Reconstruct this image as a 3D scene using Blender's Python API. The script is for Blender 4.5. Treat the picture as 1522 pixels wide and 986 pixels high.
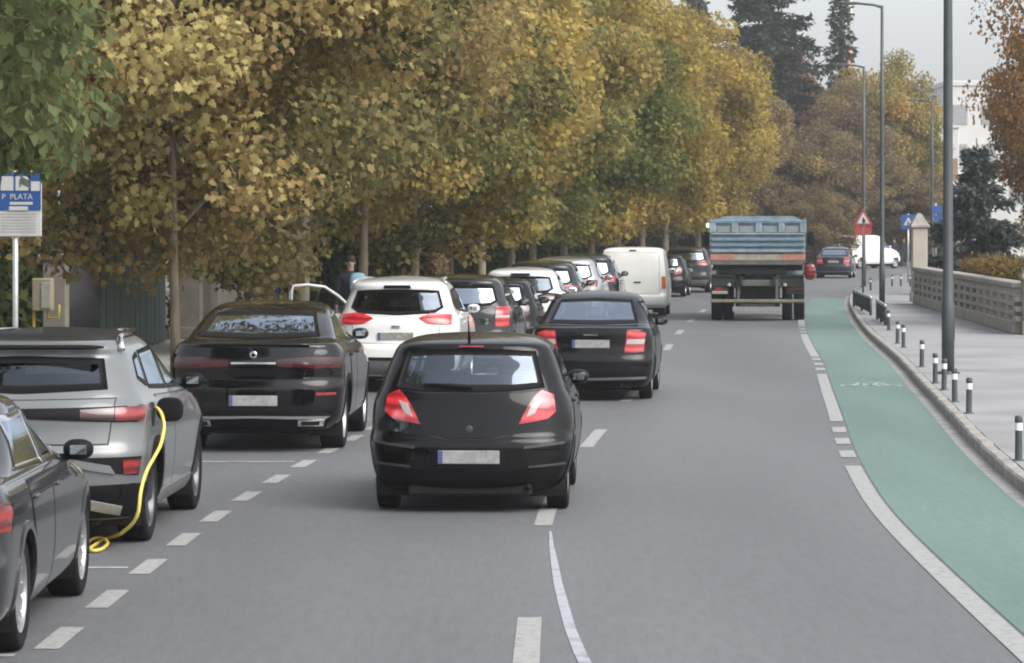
import bpy, bmesh, math, random
import numpy as np
from mathutils import Vector, Matrix
R = math.radians
scene = bpy.context.scene
C = scene.collection
for o in list(bpy.data.objects): bpy.data.objects.remove(o)

# ---------------------------------------------------------------- camera, sky, sun, exposure
F, HZ, CH, CX = 4750.0, 337.0, 2.43, 761.0     # focal length in px, horizon row, eye height, centre column
cam_d = bpy.data.cameras.new('camera'); cam = bpy.data.objects.new('camera', cam_d); C.objects.link(cam)
cam.location = (0, 0, CH); cam.rotation_euler = (R(90), 0, 0)
cam_d.sensor_width = 36.0; cam_d.lens = 36.0 * F / 1522.0
cam_d.shift_y = -(493.0 - HZ) / 1522.0
cam_d.clip_start = 0.5; cam_d.clip_end = 3000
scene.camera = cam

SUN_EL, SUN_AZ = 45.0, 130.0                    # degrees; azimuth clockwise from +Y
world = bpy.data.worlds.new('World'); scene.world = world; world.use_nodes = True
wn, wl = world.node_tree.nodes, world.node_tree.links
wn.clear()
sky = wn.new('ShaderNodeTexSky'); sky.sky_type = 'NISHITA'; sky.sun_disc = False
sky.sun_elevation = R(SUN_EL); sky.sun_rotation = R(SUN_AZ)
sky.air_density = 1.0; sky.dust_density = 3.5; sky.ozone_density = 1.0
hs = wn.new('ShaderNodeHueSaturation'); hs.inputs['Saturation'].default_value = 0.32
bg = wn.new('ShaderNodeBackground'); bg.inputs['Strength'].default_value = 0.13
wo = wn.new('ShaderNodeOutputWorld')
wl.new(sky.outputs[0], hs.inputs['Color']); veil = wn.new('ShaderNodeMixRGB'); veil.inputs[0].default_value = .25; veil.inputs[2].default_value = (3.6, 3.75, 4.0, 1)   # even cloud deck over the whole sky
wl.new(hs.outputs[0], veil.inputs[1]); wl.new(veil.outputs[0], bg.inputs['Color']); wl.new(bg.outputs[0], wo.inputs['Surface'])
sun_d = bpy.data.lights.new('sun', 'SUN'); sun = bpy.data.objects.new('sun', sun_d); C.objects.link(sun)
sun_d.energy = 1.3; sun_d.angle = R(50); sun_d.color = (1.0, 0.98, 0.95)
_a, _e = R(SUN_AZ), R(SUN_EL)
sdir = Vector((math.sin(_a) * math.cos(_e), math.cos(_a) * math.cos(_e), math.sin(_e)))
sun.rotation_euler = sdir.to_track_quat('Z', 'Y').to_euler()
scene.view_settings.view_transform = 'Standard'; scene.view_settings.look = 'None'
scene.view_settings.exposure = 1.12; scene.view_settings.gamma = 1.0
scene.view_settings.use_curve_mapping = False
scene.render.engine = 'CYCLES'
cy = scene.cycles
cy.use_denoising = True
cy.max_bounces = 8; cy.diffuse_bounces = 3; cy.glossy_bounces = 3; cy.transmission_bounces = 4; cy.transparent_max_bounces = 12
cy.caustics_reflective = False; cy.caustics_refractive = False
cy.filter_width = 2.0

# ---------------------------------------------------------------- materials
def new_mat(name):
    m = bpy.data.materials.new(name); m.use_nodes = True
    return m, m.node_tree.nodes, m.node_tree.links, m.node_tree.nodes['Principled BSDF']

def pmat(name, col, rough=0.6, var=0.12, scale=6.0, metal=0.0, coat=0.0, bump=0.0, bscale=60.0, spec=0.5, emit=None, es=0.0, stretch=None):
    """principled surface whose colour wanders by a noise of the surface itself"""
    m, n, l, p = new_mat(name)
    tc = n.new('ShaderNodeTexCoord')
    src = tc.outputs['Object']
    if stretch:
        mp = n.new('ShaderNodeMapping'); mp.inputs['Scale'].default_value = stretch
        l.new(src, mp.inputs[0]); src = mp.outputs[0]
    nz = n.new('ShaderNodeTexNoise'); nz.inputs['Scale'].default_value = scale; nz.inputs['Detail'].default_value = 6
    l.new(src, nz.inputs['Vector'])
    rp = n.new('ShaderNodeValToRGB')
    a = [max(0, c * (1 - var)) for c in col]; b = [min(1, c * (1 + var)) for c in col]
    rp.color_ramp.elements[0].position = .3; rp.color_ramp.elements[1].position = .7
    rp.color_ramp.elements[0].color = (*a, 1); rp.color_ramp.elements[1].color = (*b, 1)
    l.new(nz.outputs['Fac'], rp.inputs[0]); l.new(rp.outputs[0], p.inputs['Base Color'])
    p.inputs['Roughness'].default_value = rough; p.inputs['Metallic'].default_value = metal
    p.inputs['Coat Weight'].default_value = coat; p.inputs['Coat Roughness'].default_value = 0.04
    p.inputs['Specular IOR Level'].default_value = spec
    if bump:
        nb = n.new('ShaderNodeTexNoise'); nb.inputs['Scale'].default_value = bscale; nb.inputs['Detail'].default_value = 4
        l.new(src, nb.inputs['Vector'])
        bp = n.new('ShaderNodeBump'); bp.inputs['Strength'].default_value = bump; bp.inputs['Distance'].default_value = 0.02
        l.new(nb.outputs['Fac'], bp.inputs['Height']); l.new(bp.outputs[0], p.inputs['Normal'])
    if emit:
        p.inputs['Emission Color'].default_value = (*emit, 1); p.inputs['Emission Strength'].default_value = es
    return m

def glass_mat(name, tint, refl=0.10):
    m, n, l, p = new_mat(name); n.remove(p)
    out = [x for x in n if x.type == 'OUTPUT_MATERIAL'][0]
    tr = n.new('ShaderNodeBsdfTransparent'); tr.inputs[0].default_value = (*tint, 1)
    gl = n.new('ShaderNodeBsdfGlossy'); gl.inputs['Roughness'].default_value = 0.03; gl.inputs['Color'].default_value = (.74, .85, 1, 1)  # blue of the reflected sky put into the gloss colour
    fr = n.new('ShaderNodeFresnel'); fr.inputs['IOR'].default_value = 1.5
    ad = n.new('ShaderNodeMath'); ad.operation = 'ADD'; ad.inputs[1].default_value = refl; ad.use_clamp = True
    mx = n.new('ShaderNodeMixShader')
    l.new(fr.outputs[0], ad.inputs[0]); l.new(ad.outputs[0], mx.inputs[0])
    l.new(tr.outputs[0], mx.inputs[1]); l.new(gl.outputs[0], mx.inputs[2]); l.new(mx.outputs[0], out.inputs['Surface'])
    return m

def worn_paint(name, paint, under, amount=0.35, scale=9.0):
    """road paint worn through to the tarmac in specks"""
    m, n, l, p = new_mat(name)
    tc = n.new('ShaderNodeTexCoord')
    a = n.new('ShaderNodeTexNoise'); a.inputs['Scale'].default_value = scale; a.inputs['Detail'].default_value = 8; a.inputs['Roughness'].default_value = .7
    l.new(tc.outputs['Object'], a.inputs['Vector'])
    r = n.new('ShaderNodeValToRGB')
    r.color_ramp.elements[0].position = amount; r.color_ramp.elements[1].position = amount + .16
    r.color_ramp.elements[0].color = (*under, 1); r.color_ramp.elements[1].color = (*paint, 1)
    l.new(a.outputs['Fac'], r.inputs[0]); l.new(r.outputs[0], p.inputs['Base Color'])
    p.inputs['Roughness'].default_value = .7
    return m

def asphalt_mat(name, c0, c1, c2):
    m, n, l, p = new_mat(name)
    tc = n.new('ShaderNodeTexCoord')
    mp = n.new('ShaderNodeMapping'); mp.inputs['Scale'].default_value = (.55, .06, 1); l.new(tc.outputs['Object'], mp.inputs[0])
    big = n.new('ShaderNodeTexNoise'); big.inputs['Scale'].default_value = 1.0; big.inputs['Detail'].default_value = 5; l.new(mp.outputs[0], big.inputs['Vector'])
    fine = n.new('ShaderNodeTexNoise'); fine.inputs['Scale'].default_value = 70; fine.inputs['Detail'].default_value = 3; l.new(tc.outputs['Object'], fine.inputs['Vector'])
    r1 = n.new('ShaderNodeValToRGB'); r1.color_ramp.elements[0].position = .3; r1.color_ramp.elements[1].position = .7
    r1.color_ramp.elements[0].color = (*c0, 1); r1.color_ramp.elements[1].color = (*c1, 1); l.new(big.outputs['Fac'], r1.inputs[0])
    mx = n.new('ShaderNodeMixRGB'); mx.blend_type = 'MULTIPLY'; mx.inputs[0].default_value = .55
    r2 = n.new('ShaderNodeValToRGB'); r2.color_ramp.elements[0].position = .3; r2.color_ramp.elements[1].position = .72
    r2.color_ramp.elements[0].color = (*c2, 1); r2.color_ramp.elements[1].color = (1, 1, 1, 1); l.new(fine.outputs['Fac'], r2.inputs[0])
    mp2 = n.new('ShaderNodeMapping'); mp2.inputs['Scale'].default_value = (16.0, 2.2, 1); l.new(tc.outputs['Object'], mp2.inputs[0])
    mid = n.new('ShaderNodeTexNoise'); mid.inputs['Scale'].default_value = 1.0; mid.inputs['Detail'].default_value = 8; mid.inputs['Roughness'].default_value = .75; l.new(mp2.outputs[0], mid.inputs['Vector'])
    r3 = n.new('ShaderNodeValToRGB'); r3.color_ramp.elements[0].position = .28; r3.color_ramp.elements[1].position = .72
    r3.color_ramp.elements[0].color = (.76, .76, .76, 1); r3.color_ramp.elements[1].color = (1.12, 1.12, 1.13, 1); l.new(mid.outputs['Fac'], r3.inputs[0])
    mx2 = n.new('ShaderNodeMixRGB'); mx2.blend_type = 'MULTIPLY'; mx2.inputs[0].default_value = .9
    l.new(r1.outputs[0], mx.inputs[1]); l.new(r2.outputs[0], mx.inputs[2]); l.new(mx.outputs[0], mx2.inputs[1]); l.new(r3.outputs[0], mx2.inputs[2]); l.new(mx2.outputs[0], p.inputs['Base Color'])
    bp = n.new('ShaderNodeBump'); bp.inputs['Strength'].default_value = .25; bp.inputs['Distance'].default_value = .01
    l.new(fine.outputs['Fac'], bp.inputs['Height']); l.new(bp.outputs[0], p.inputs['Normal'])
    p.inputs['Roughness'].default_value = .62; p.inputs['Specular IOR Level'].default_value = .5
    return m

def leaf_mat(name, stops, trans=0.35):
    """leaf colours picked along a ramp by the leaf's own stored random value"""
    m, n, l, p = new_mat(name); n.remove(p)
    out = [x for x in n if x.type == 'OUTPUT_MATERIAL'][0]
    at = n.new('ShaderNodeAttribute'); at.attribute_name = 'tone'
    oi = n.new('ShaderNodeObjectInfo')
    ma = n.new('ShaderNodeMath'); ma.operation = 'MULTIPLY_ADD'; ma.inputs[1].default_value = .16; ma.inputs[2].default_value = -.08
    l.new(oi.outputs['Random'], ma.inputs[0])
    ad = n.new('ShaderNodeMath'); ad.operation = 'ADD'; ad.use_clamp = True
    l.new(at.outputs['Fac'], ad.inputs[0]); l.new(ma.outputs[0], ad.inputs[1])
    rp = n.new('ShaderNodeValToRGB')
    cr = rp.color_ramp
    while len(cr.elements) < len(stops): cr.elements.new(.5)
    for e, (ps, cl) in zip(cr.elements, stops): e.position = ps; e.color = (*cl, 1)
    l.new(ad.outputs[0], rp.inputs[0])
    d = n.new('ShaderNodeBsdfDiffuse'); t = n.new('ShaderNodeBsdfTranslucent'); mx = n.new('ShaderNodeMixShader'); mx.inputs[0].default_value = trans
    l.new(rp.outputs[0], d.inputs[0]); l.new(rp.outputs[0], t.inputs[0])
    l.new(d.outputs[0], mx.inputs[1]); l.new(t.outputs[0], mx.inputs[2]); l.new(mx.outputs[0], out.inputs['Surface'])
    return m

M = {}
M['asphalt'] = asphalt_mat('asphalt', (.130, .133, .138), (.174, .177, .182), (.50, .50, .50))
M['side_asphalt'] = asphalt_mat('side asphalt', (.19, .19, .195), (.24, .24, .245), (.7, .7, .7))
M['green'] = asphalt_mat('green bike asphalt', (.10, .165, .148), (.160, .245, .216), (.58, .63, .61))
M['paving'] = pmat('pavement asphalt', (.262, .26, .262), .8, .2, .5, bump=.15, bscale=90)
M['leftpave'] = pmat('left pavement', (.26, .25, .235), .85, .15, 2.0, bump=.15, bscale=60)
M['gutter'] = pmat('gutter concrete', (.27, .265, .25), .85, .2, 3.0, bump=.2)
M['kerb'] = pmat('kerb stone', (.285, .27, .25), .8, .25, 5.0, bump=.25, bscale=40)
M['earth'] = pmat('earth', (.20, .18, .13), .95, .3, .4, bump=.3, bscale=8)
M['garden'] = pmat('garden grass', (.14, .14, .06), .95, .4, 1.5, bump=.4, bscale=30)
M['white_line'] = worn_paint('white road paint', (.32, .32, .31), (.19, .19, .195), .34, 14)
M['old_line'] = worn_paint('old grey road paint', (.36, .37, .40), (.20, .20, .21), .34, 4)
M['faint_line'] = worn_paint('faint bike lane paint', (.36, .42, .40), (.16, .25, .22), .36, 6)
M['drain'] = pmat('drain slot', (.12, .11, .10), .8)
M['stone'] = pmat('balustrade stone', (.36, .335, .30), .9, .2, 4, bump=.3, bscale=25)
M['stone_dark'] = pmat('weathered coping', (.30, .28, .255), .9, .25, 4, bump=.3, bscale=25)
M['concrete'] = pmat('pale concrete', (.20, .18, .145), .9, .18, 3, bump=.2, bscale=30)
M['cream'] = pmat('cream plaster', (.42, .38, .32), .9, .08, 2)
M['white_wall'] = pmat('white plaster', (.58, .575, .565), .9, .05, 1)
M['post'] = pmat('dark lamp post paint', (.055, .065, .07), .45, .2, 3)
M['bollard'] = pmat('dark bollard paint', (.05, .06, .065), .5, .2, 8)
M['band'] = pmat('white reflective band', (.80, .80, .78), .4, .06)
M['galv'] = pmat('galvanised steel', (.50, .50, .50), .4, .12, 10, metal=.6)
M['bark'] = pmat('bark', (.20, .16, .115), .95, .35, 9, bump=.6, bscale=30, stretch=(1, 1, .25))
M['bark_pale'] = pmat('pale bark', (.30, .245, .17), .95, .35, 7, bump=.6, bscale=30, stretch=(1, 1, .3))
M['bark_dark'] = pmat('dark bark', (.12, .10, .085), .95, .35, 9, bump=.6, bscale=30)
M['tyre'] = pmat('tyre rubber', (.010, .010, .011), .85, .2, 20, spec=.2)
M['plastic'] = pmat('black plastic', (.008, .008, .009), .6, .15, 15, spec=.15)
M['greyplastic'] = pmat('grey plastic', (.16, .16, .16), .55, .12, 15)
M['seam'] = pmat('seam', (.008, .008, .008), .8)
M['lining'] = pmat('cabin lining', (.018, .018, .02), .9)
M['seat'] = pmat('seat cloth', (.02, .02, .025), .9, .2, 30)
M['well'] = pmat('wheel well', (.012, .012, .012), .95)
M['alloy'] = pmat('alloy rim', (.42, .42, .43), .3, .08, 10, metal=.85)
M['darkalloy'] = pmat('dark rim', (.10, .10, .11), .35, .1, 10, metal=.7)
M['steel_rim'] = pmat('grey hub cap', (.30, .30, .31), .45, .1, 10, metal=.3)
M['chrome'] = pmat('chrome', (.75, .75, .76), .12, .03, 10, metal=1)
M['mirror'] = pmat('mirror glass', (.30, .32, .35), .05, .02, 10, metal=1)
def lens_mat(name, c0, c1, emit=None, es=0.0):
    """lamp lens with fine moulded bands"""
    m, n, l, p = new_mat(name)
    tc = n.new('ShaderNodeTexCoord')
    wv = n.new('ShaderNodeTexWave'); wv.bands_direction = 'Z'; wv.inputs['Scale'].default_value = 3.2; wv.inputs['Distortion'].default_value = 4.0
    nz = n.new('ShaderNodeTexNoise'); nz.inputs['Scale'].default_value = 11.0; l.new(tc.outputs['Object'], nz.inputs['Vector'])
    l.new(tc.outputs['Object'], wv.inputs['Vector'])
    mu = n.new('ShaderNodeMath'); mu.operation = 'MULTIPLY'; l.new(wv.outputs['Fac'], mu.inputs[0]); l.new(nz.outputs['Fac'], mu.inputs[1])
    rp = n.new('ShaderNodeValToRGB'); rp.color_ramp.elements[0].position = .05; rp.color_ramp.elements[1].position = .5
    rp.color_ramp.elements[0].color = (*c0, 1); rp.color_ramp.elements[1].color = (*c1, 1)
    l.new(mu.outputs[0], rp.inputs[0]); l.new(rp.outputs[0], p.inputs['Base Color'])
    p.inputs['Roughness'].default_value = .2; p.inputs['Coat Weight'].default_value = .7
    if emit:
        l.new(rp.outputs[0], p.inputs['Emission Color']); p.inputs['Emission Strength'].default_value = es
    return m
M['red'] = lens_mat('red lamp lens', (.10, .006, .01), (.30, .02, .025))
M['red_lit'] = lens_mat('lit red lamp', (.24, .008, .014), (.55, .035, .04), True, .20)
M['red_dim'] = lens_mat('dark red lamp', (.02, .002, .004), (.07, .006, .01))
M['clear'] = pmat('clear lamp lens', (.42, .39, .37), .12, .06, 20, coat=.8)
M['orange_lens'] = pmat('orange lamp lens', (.55, .16, .05), .2, .1, 20, coat=.6)
M['plate'] = pmat('number plate', (.29, .29, .285), .5, .22, 22)
M['trim'] = pmat('dark grey emblem and highlight strip', (.045, .045, .045), .5, .1, 12)  # boot emblem, and the painted highlights on the hatchback bumper
M['plate_grey'] = pmat('dusty number plate', (.26, .26, .24), .5, .35, 18)
M['plate_blue'] = pmat('plate blue strip', (.06, .08, .20), .5)
M['glass'] = glass_mat('car glass', (.82, .91, .96), .11)
M['glass_dark'] = glass_mat('tinted glass', (.16, .18, .20), .07)
M['glass_mid'] = glass_mat('mid tinted glass', (.40, .46, .52), .36)

def paint(name, col, metal=.4, rough=.35, coat=1.0):
    if name not in M: M[name] = pmat(name, col, rough, .04, 3, metal=metal, coat=coat, spec=.04 if max(col) < .05 else .4)
    return M[name]

# ---------------------------------------------------------------- helpers
def put(o, label=None, cat=None, group=None, kind=None):
    if label: o['label'] = label
    if cat: o['category'] = cat
    if group: o['group'] = group
    if kind: o['kind'] = kind
    return o

def empty(name, loc=(0, 0, 0), rz=0.0):
    o = bpy.data.objects.new(name, None); C.objects.link(o)
    o.location = loc; o.rotation_euler = (0, 0, rz); o.empty_display_size = .2
    return o

def link(name, me, parent=None, mat=None):
    o = bpy.data.objects.new(name, me); C.objects.link(o)
    if parent is not None: o.parent = parent
    if mat is not None and not me.materials: me.materials.append(M[mat] if isinstance(mat, str) else mat)
    return o

def mesh(verts, faces, smooth=False, name='m'):
    me = bpy.data.meshes.new(name)
    me.from_pydata([tuple(map(float, v)) for v in verts], [], [tuple(map(int, f)) for f in faces]); me.update()
    if smooth: me.polygons.foreach_set('use_smooth', [True] * len(me.polygons))
    return me

class MB:
    """collects the faces of ONE piece"""
    def __init__(s): s.v, s.f, s.sm = [], [], []
    def add(s, vs, fs, smooth=False):
        b = len(s.v); s.v += [tuple(v) for v in vs]; s.f += [tuple(i + b for i in f) for f in fs]; s.sm += [smooth] * len(fs); return s
    def box(s, c, d, rz=0.0, taper=1.0, bev=0.0):
        hx, hy, hz = d[0] / 2, d[1] / 2, d[2] / 2
        if bev > 0:
            b = min(bev, hx * .9, hy * .9, hz * .9)
            bm = bmesh.new(); bmesh.ops.create_cube(bm, size=1)
            for v in bm.verts: v.co = Vector((v.co.x * d[0], v.co.y * d[1], v.co.z * d[2]))
            bmesh.ops.bevel(bm, geom=bm.edges[:], offset=b, segments=1, affect='EDGES')
            vs = [v.co.copy() for v in bm.verts]; bm.verts.index_update()
            fs = [[v.index for v in f.verts] for f in bm.faces]; bm.free()
        else:
            vs = [Vector((x * hx, y * hy, z * hz)) for z in (-1, 1) for y in (-1, 1) for x in (-1, 1)]
            fs = [(0, 2, 3, 1), (4, 5, 7, 6), (0, 1, 5, 4), (2, 6, 7, 3), (0, 4, 6, 2), (1, 3, 7, 5)]
        ca, sa = math.cos(rz), math.sin(rz)
        o = []
        for v in vs:
            k = taper if v.z > 0 else 1.0
            x, y = v.x * k, v.y * k
            o.append((c[0] + x * ca - y * sa, c[1] + x * sa + y * ca, c[2] + v.z))
        return s.add(o, fs)
    def tube(s, pts, rad, seg=10, cap=True):
        pts = [Vector(p) for p in pts]
        rr = rad if isinstance(rad, (list, tuple)) else [rad] * len(pts)
        vs = []; n = len(pts); up = None
        for i, p in enumerate(pts):
            t = (pts[min(i + 1, n - 1)] - pts[max(i - 1, 0)])
            t = t.normalized() if t.length > 1e-9 else Vector((0, 0, 1))
            if up is None or abs(up.dot(t)) > .98:
                up = Vector((0, 1, 0)) if abs(t.z) > .8 else Vector((0, 0, 1))
            a = t.cross(up).normalized(); b = a.cross(t).normalized(); up = b
            for k in range(seg):
                q = 2 * math.pi * k / seg
                vs.append(p + (a * math.cos(q) + b * math.sin(q)) * rr[i])
        fs = [(i * seg + k, i * seg + (k + 1) % seg, (i + 1) * seg + (k + 1) % seg, (i + 1) * seg + k) for i in range(n - 1) for k in range(seg)]
        if cap: fs += [tuple(range(seg))[::-1], tuple((n - 1) * seg + k for k in range(seg))]
        return s.add(vs, fs, True)
    def lathe(s, prof, c=(0, 0, 0), axis='z', seg=24):
        vs = []
        for r, h in prof:
            for k in range(seg):
                q = 2 * math.pi * k / seg
                a, b = r * math.cos(q), r * math.sin(q)
                vs.append((c[0] + a, c[1] + b, c[2] + h) if axis == 'z' else ((c[0] + h, c[1] + a, c[2] + b) if axis == 'x' else (c[0] + a, c[1] + h, c[2] + b)))
        n = len(prof)
        fs = [(i * seg + k, i * seg + (k + 1) % seg, (i + 1) * seg + (k + 1) % seg, (i + 1) * seg + k) for i in range(n - 1) for k in range(seg)]
        return s.add(vs, fs, True)
    def blob(s, c, d, e=.5, nu=14, nv=9):
        """rounded block: a superellipsoid of half sizes d"""
        pw = lambda q: math.copysign(abs(q) ** e, q)
        vs = []
        for j in range(nv + 1):
            ph = -math.pi / 2 + math.pi * j / nv
            for i in range(nu):
                th = 2 * math.pi * i / nu
                vs.append((c[0] + d[0] * pw(math.cos(ph)) * pw(math.cos(th)), c[1] + d[1] * pw(math.cos(ph)) * pw(math.sin(th)), c[2] + d[2] * pw(math.sin(ph))))
        fs = [(j * nu + i, j * nu + (i + 1) % nu, (j + 1) * nu + (i + 1) % nu, (j + 1) * nu + i) for j in range(nv) for i in range(nu)]
        return s.add(vs, fs, True)
    def prism(s, poly, y0, y1):
        """polygon in x,z pushed from y0 to y1"""
        n = len(poly)
        vs = [(p[0], y0, p[1]) for p in poly] + [(p[0], y1, p[1]) for p in poly]
        fs = [tuple(range(n)), tuple(range(2 * n - 1, n - 1, -1))] + [(i, i + n, (i + 1) % n + n, (i + 1) % n) for i in range(n)]
        return s.add(vs, fs)
    def me(s):
        m = mesh(s.v, s.f); m.polygons.foreach_set('use_smooth', s.sm); return m
    def build(s, name, mat, parent=None):
        return link(name, s.me(), parent, mat)

ORD = ['first', 'second', 'third', 'fourth', 'fifth', 'sixth', 'seventh', 'eighth', 'ninth', 'tenth', 'eleventh', 'twelfth', 'thirteenth',
       'fourteenth', 'fifteenth', 'sixteenth', 'seventeenth', 'eighteenth', 'nineteenth', 'twentieth', 'twenty-first', 'twenty-second']

# a pixel of the photograph to a point on level ground of height z, or at a known distance
def gp(px, py, z=0.0):
    Y = F * (CH - z) / (py - HZ); return Vector(((px - CX) / F * Y, Y, z))
def at(px, py, Y):
    return Vector(((px - CX) / F * Y, Y, CH - (py - HZ) / F * Y))

# ---------------------------------------------------------------- the street's line
def pchip(xs, ys, q):
    xs, ys, q = np.asarray(xs, float), np.asarray(ys, float), np.asarray(q, float)
    h = np.diff(xs); d = np.diff(ys) / h
    m = np.zeros(len(xs)); m[0], m[-1] = d[0], d[-1]
    for i in range(1, len(xs) - 1):
        if d[i - 1] * d[i] > 0:
            w1, w2 = 2 * h[i] + h[i - 1], h[i] + 2 * h[i - 1]
            m[i] = (w1 + w2) / (w1 / d[i - 1] + w2 / d[i])
    k = np.clip(np.searchsorted(xs, q) - 1, 0, len(h) - 1)
    t = (q - xs[k]) / h[k]
    return ((1 + 2 * t) * (1 - t) ** 2 * ys[k] + t * (1 - t) ** 2 * h[k] * m[k] + t * t * (3 - 2 * t) * ys[k + 1] + t * t * (t - 1) * h[k] * m[k + 1])
_cy = [-40, 0, 10, 18.6, 22, 26.6, 31.8, 36.6, 40, 48, 56.8, 66.7, 76, 85, 100, 112, 124, 139, 154, 185, 240]
_cx = [-.5, -.12, -.02, .09, .15, .27, .57, .93, 1.22, 1.87, 2.60, 3.32, 4.06, 4.85, 6.3, 7.65, 9.2, 11.3, 13.8, 19.8, 33]
_q = np.linspace(-40, 240, 2801); _c = pchip(_cy, _cx, _q)
_ker = np.hanning(61); _ker /= _ker.sum(); _c = np.convolve(np.pad(_c, 30, mode='reflect', reflect_type='odd'), _ker, 'valid')
def xc(y): return float(np.interp(y, _q, _c))
def slope(y): return (xc(y + .5) - xc(y - .5))

def ribbon(name, o0, o1, y0, y1, z, mat, parent=None, step=1.0):
    n = max(2, int(math.ceil((y1 - y0) / step)) + 1)
    ys = np.linspace(y0, y1, n); vs = []
    for y in ys: vs += [(xc(y) + o0, y, z), (xc(y) + o1, y, z)]
    fs = [(2 * i, 2 * i + 1, 2 * i + 3, 2 * i + 2) for i in range(n - 1)]
    return link(name, mesh(vs, fs), parent, mat)

# ---------------------------------------------------------------- ground
put(link('ground', mesh([(-600, -60, -.03), (700, -60, -.03), (700, 1200, -.03), (-600, 1200, -.03)], [(0, 1, 2, 3)]), None, 'earth') and bpy.data.objects['ground'], kind='structure')
road = put(ribbon('road', -4.9, 4.3, -30, 235, 0.0, 'asphalt'), kind='structure')
put(link('side_road', mesh([(9, 116, -.012), (90, 119, -.012), (90, 186, -.012), (9, 186, -.012)], [(0, 1, 2, 3)]), None, 'side_asphalt'), kind='structure')
put(ribbon('bike_lane', 2.95, 4.10, -30, 108, .004, 'green'), kind='structure')
put(ribbon('gutter', 4.10, 4.25, -30, 112, .004, 'gutter'), kind='structure')
PV = .12
def slab(name, pts, z, mat, depth=.3):
    n = len(pts); vs = [(x, y, z) for x, y in pts] + [(x, y, z - depth) for x, y in pts]
    fs = [tuple(range(n))] + [(i, i + n, (i + 1) % n + n, (i + 1) % n) for i in range(n)]
    return put(link(name, mesh(vs, fs), None, mat), kind='structure')
kl = [(xc(y) + 4.40, y) for y in np.arange(-30, 110, 1.5)]
cx0, cy0, cr = xc(110) + 4.4 + 6.0, 110.0, 6.0
corner = [(cx0 - cr * math.cos(a), cy0 + cr * 1.7 * math.sin(a)) for a in np.linspace(0.05, math.pi / 2, 12)]
edge_r = kl + corner
pav_r = slab('right_pavement', edge_r + [(60, 121.5), (60, -30)], PV, 'paving')
pav_l = slab('left_pavement', [(xc(y) - 4.85, y) for y in np.arange(-30, 200, 2)] + [(xc(y) - 10.2, y) for y in np.arange(198, -31, -4)], PV, 'leftpave')
slab('garden_lawn', [(8.9, 20), (10.9 + .3, 68), (12.3, 97), (15.5, 116), (58, 116), (58, 20)], PV + .03, 'garden', .1)

# kerb stones, each one a stone
rnd = random.Random(5)
ks = MB().box((0, 0, 0), (.15, .972, .30), bev=.022).me(); ks.materials.append(M['kerb'])
for i in range(92):
    y = 19.5 + i
    if y > 110: break
    if y < 60 or i % 1 == 0:
        o = link('kerb_stone', ks, pav_r)
        o.location = (xc(y) + 4.325 + rnd.uniform(-.006, .006), y, -.022 + rnd.uniform(-.006, .006)); o.rotation_euler = (rnd.uniform(-.006, .006), rnd.uniform(-.02, .02), -math.atan(slope(y)))

# paint on the road
for k in range(-1, 13):
    y0 = 16.75 + 9.2 * k
    if y0 + 3 > 8: ribbon('lane_dash', -.075, .075, y0, y0 + 3.1, .004, 'white_line', road, .6)
for k in range(0, 26):
    y0 = 14.4 + 1.98 * k
    ribbon('parking_dash', -2.84, -2.69, y0, y0 + 1.0, .004, 'white_line', road, .5)
for y in (18.1, 22.75, 33.0, 40.3, 52, 57.6, 63):
    vs = [(xc(y) - 4.7, y - .05, .004), (xc(y) - 2.9, y - .05, .004), (xc(y) - 2.9, y + .05, .004), (xc(y) - 4.7, y + .05, .004)]
    link('bay_line', mesh(vs, [(0, 1, 2, 3)]), road, 'old_line')
for a, b in ((-30, 32.4), (39.8, 52.6), (59.5, 72.0), (78.5, 92)):
    ribbon('edge_line', 2.762, 2.925, a, b, .006, 'white_line', road, .8)
for g in (33.6, 53.9, 73.2):
    for k in range(3): ribbon('edge_stub', 2.762, 2.925, g + 2.03 * k, g + 2.03 * k + 1.0, .006, 'white_line', road, .5)
# the wandering old line beside the lane dashes
cl = [(818, 790), (820, 812), (824, 835), (829, 865), (838, 900), (848, 935), (862, 970), (873, 992), (900, 1050)]
pts = [gp(a, b, .004) for a, b in cl]
wd = [.010, .018, .026, .030, .034, .034, .036, .036, .036]
vs = []
for p, w in zip(pts, wd): vs += [(p.x - w, p.y, .004), (p.x + w, p.y, .004)]
link('wandering_line', mesh(vs, [(2 * i, 2 * i + 1, 2 * i + 3, 2 * i + 2) for i in range(len(pts) - 1)]), road, 'old_line')
# bicycle symbol in the green lane
bx, by = xc(49.3) + 3.5, 49.3
def flat_ring(cx, cy, r0, r1, n=20):
    vs = []
    for k in range(n):
        a = 2 * math.pi * k / n; vs += [(cx + r0 * math.cos(a), cy + r0 * math.sin(a) * 1.25, .008), (cx + r1 * math.cos(a), cy + r1 * math.sin(a) * 1.25, .008)]
    return vs, [(2 * k, 2 * k + 1, (2 * k + 3) % (2 * n), (2 * k + 2) % (2 * n)) for k in range(n)]
b = MB()
for dx in (-.27, .27): b.add(*flat_ring(bx + dx, by - .55, .15, .21))
def flat_bar(x0, y0, x1, y1, w=.04):
    d = Vector((x1 - x0, y1 - y0)); nrm = Vector((-d.y, d.x)).normalized() * w
    b.add([(x0 + nrm.x, y0 + nrm.y, .0085), (x1 + nrm.x, y1 + nrm.y, .0085), (x1 - nrm.x, y1 - nrm.y, .0085), (x0 - nrm.x, y0 - nrm.y, .0085)], [(0, 1, 2, 3)])
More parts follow.
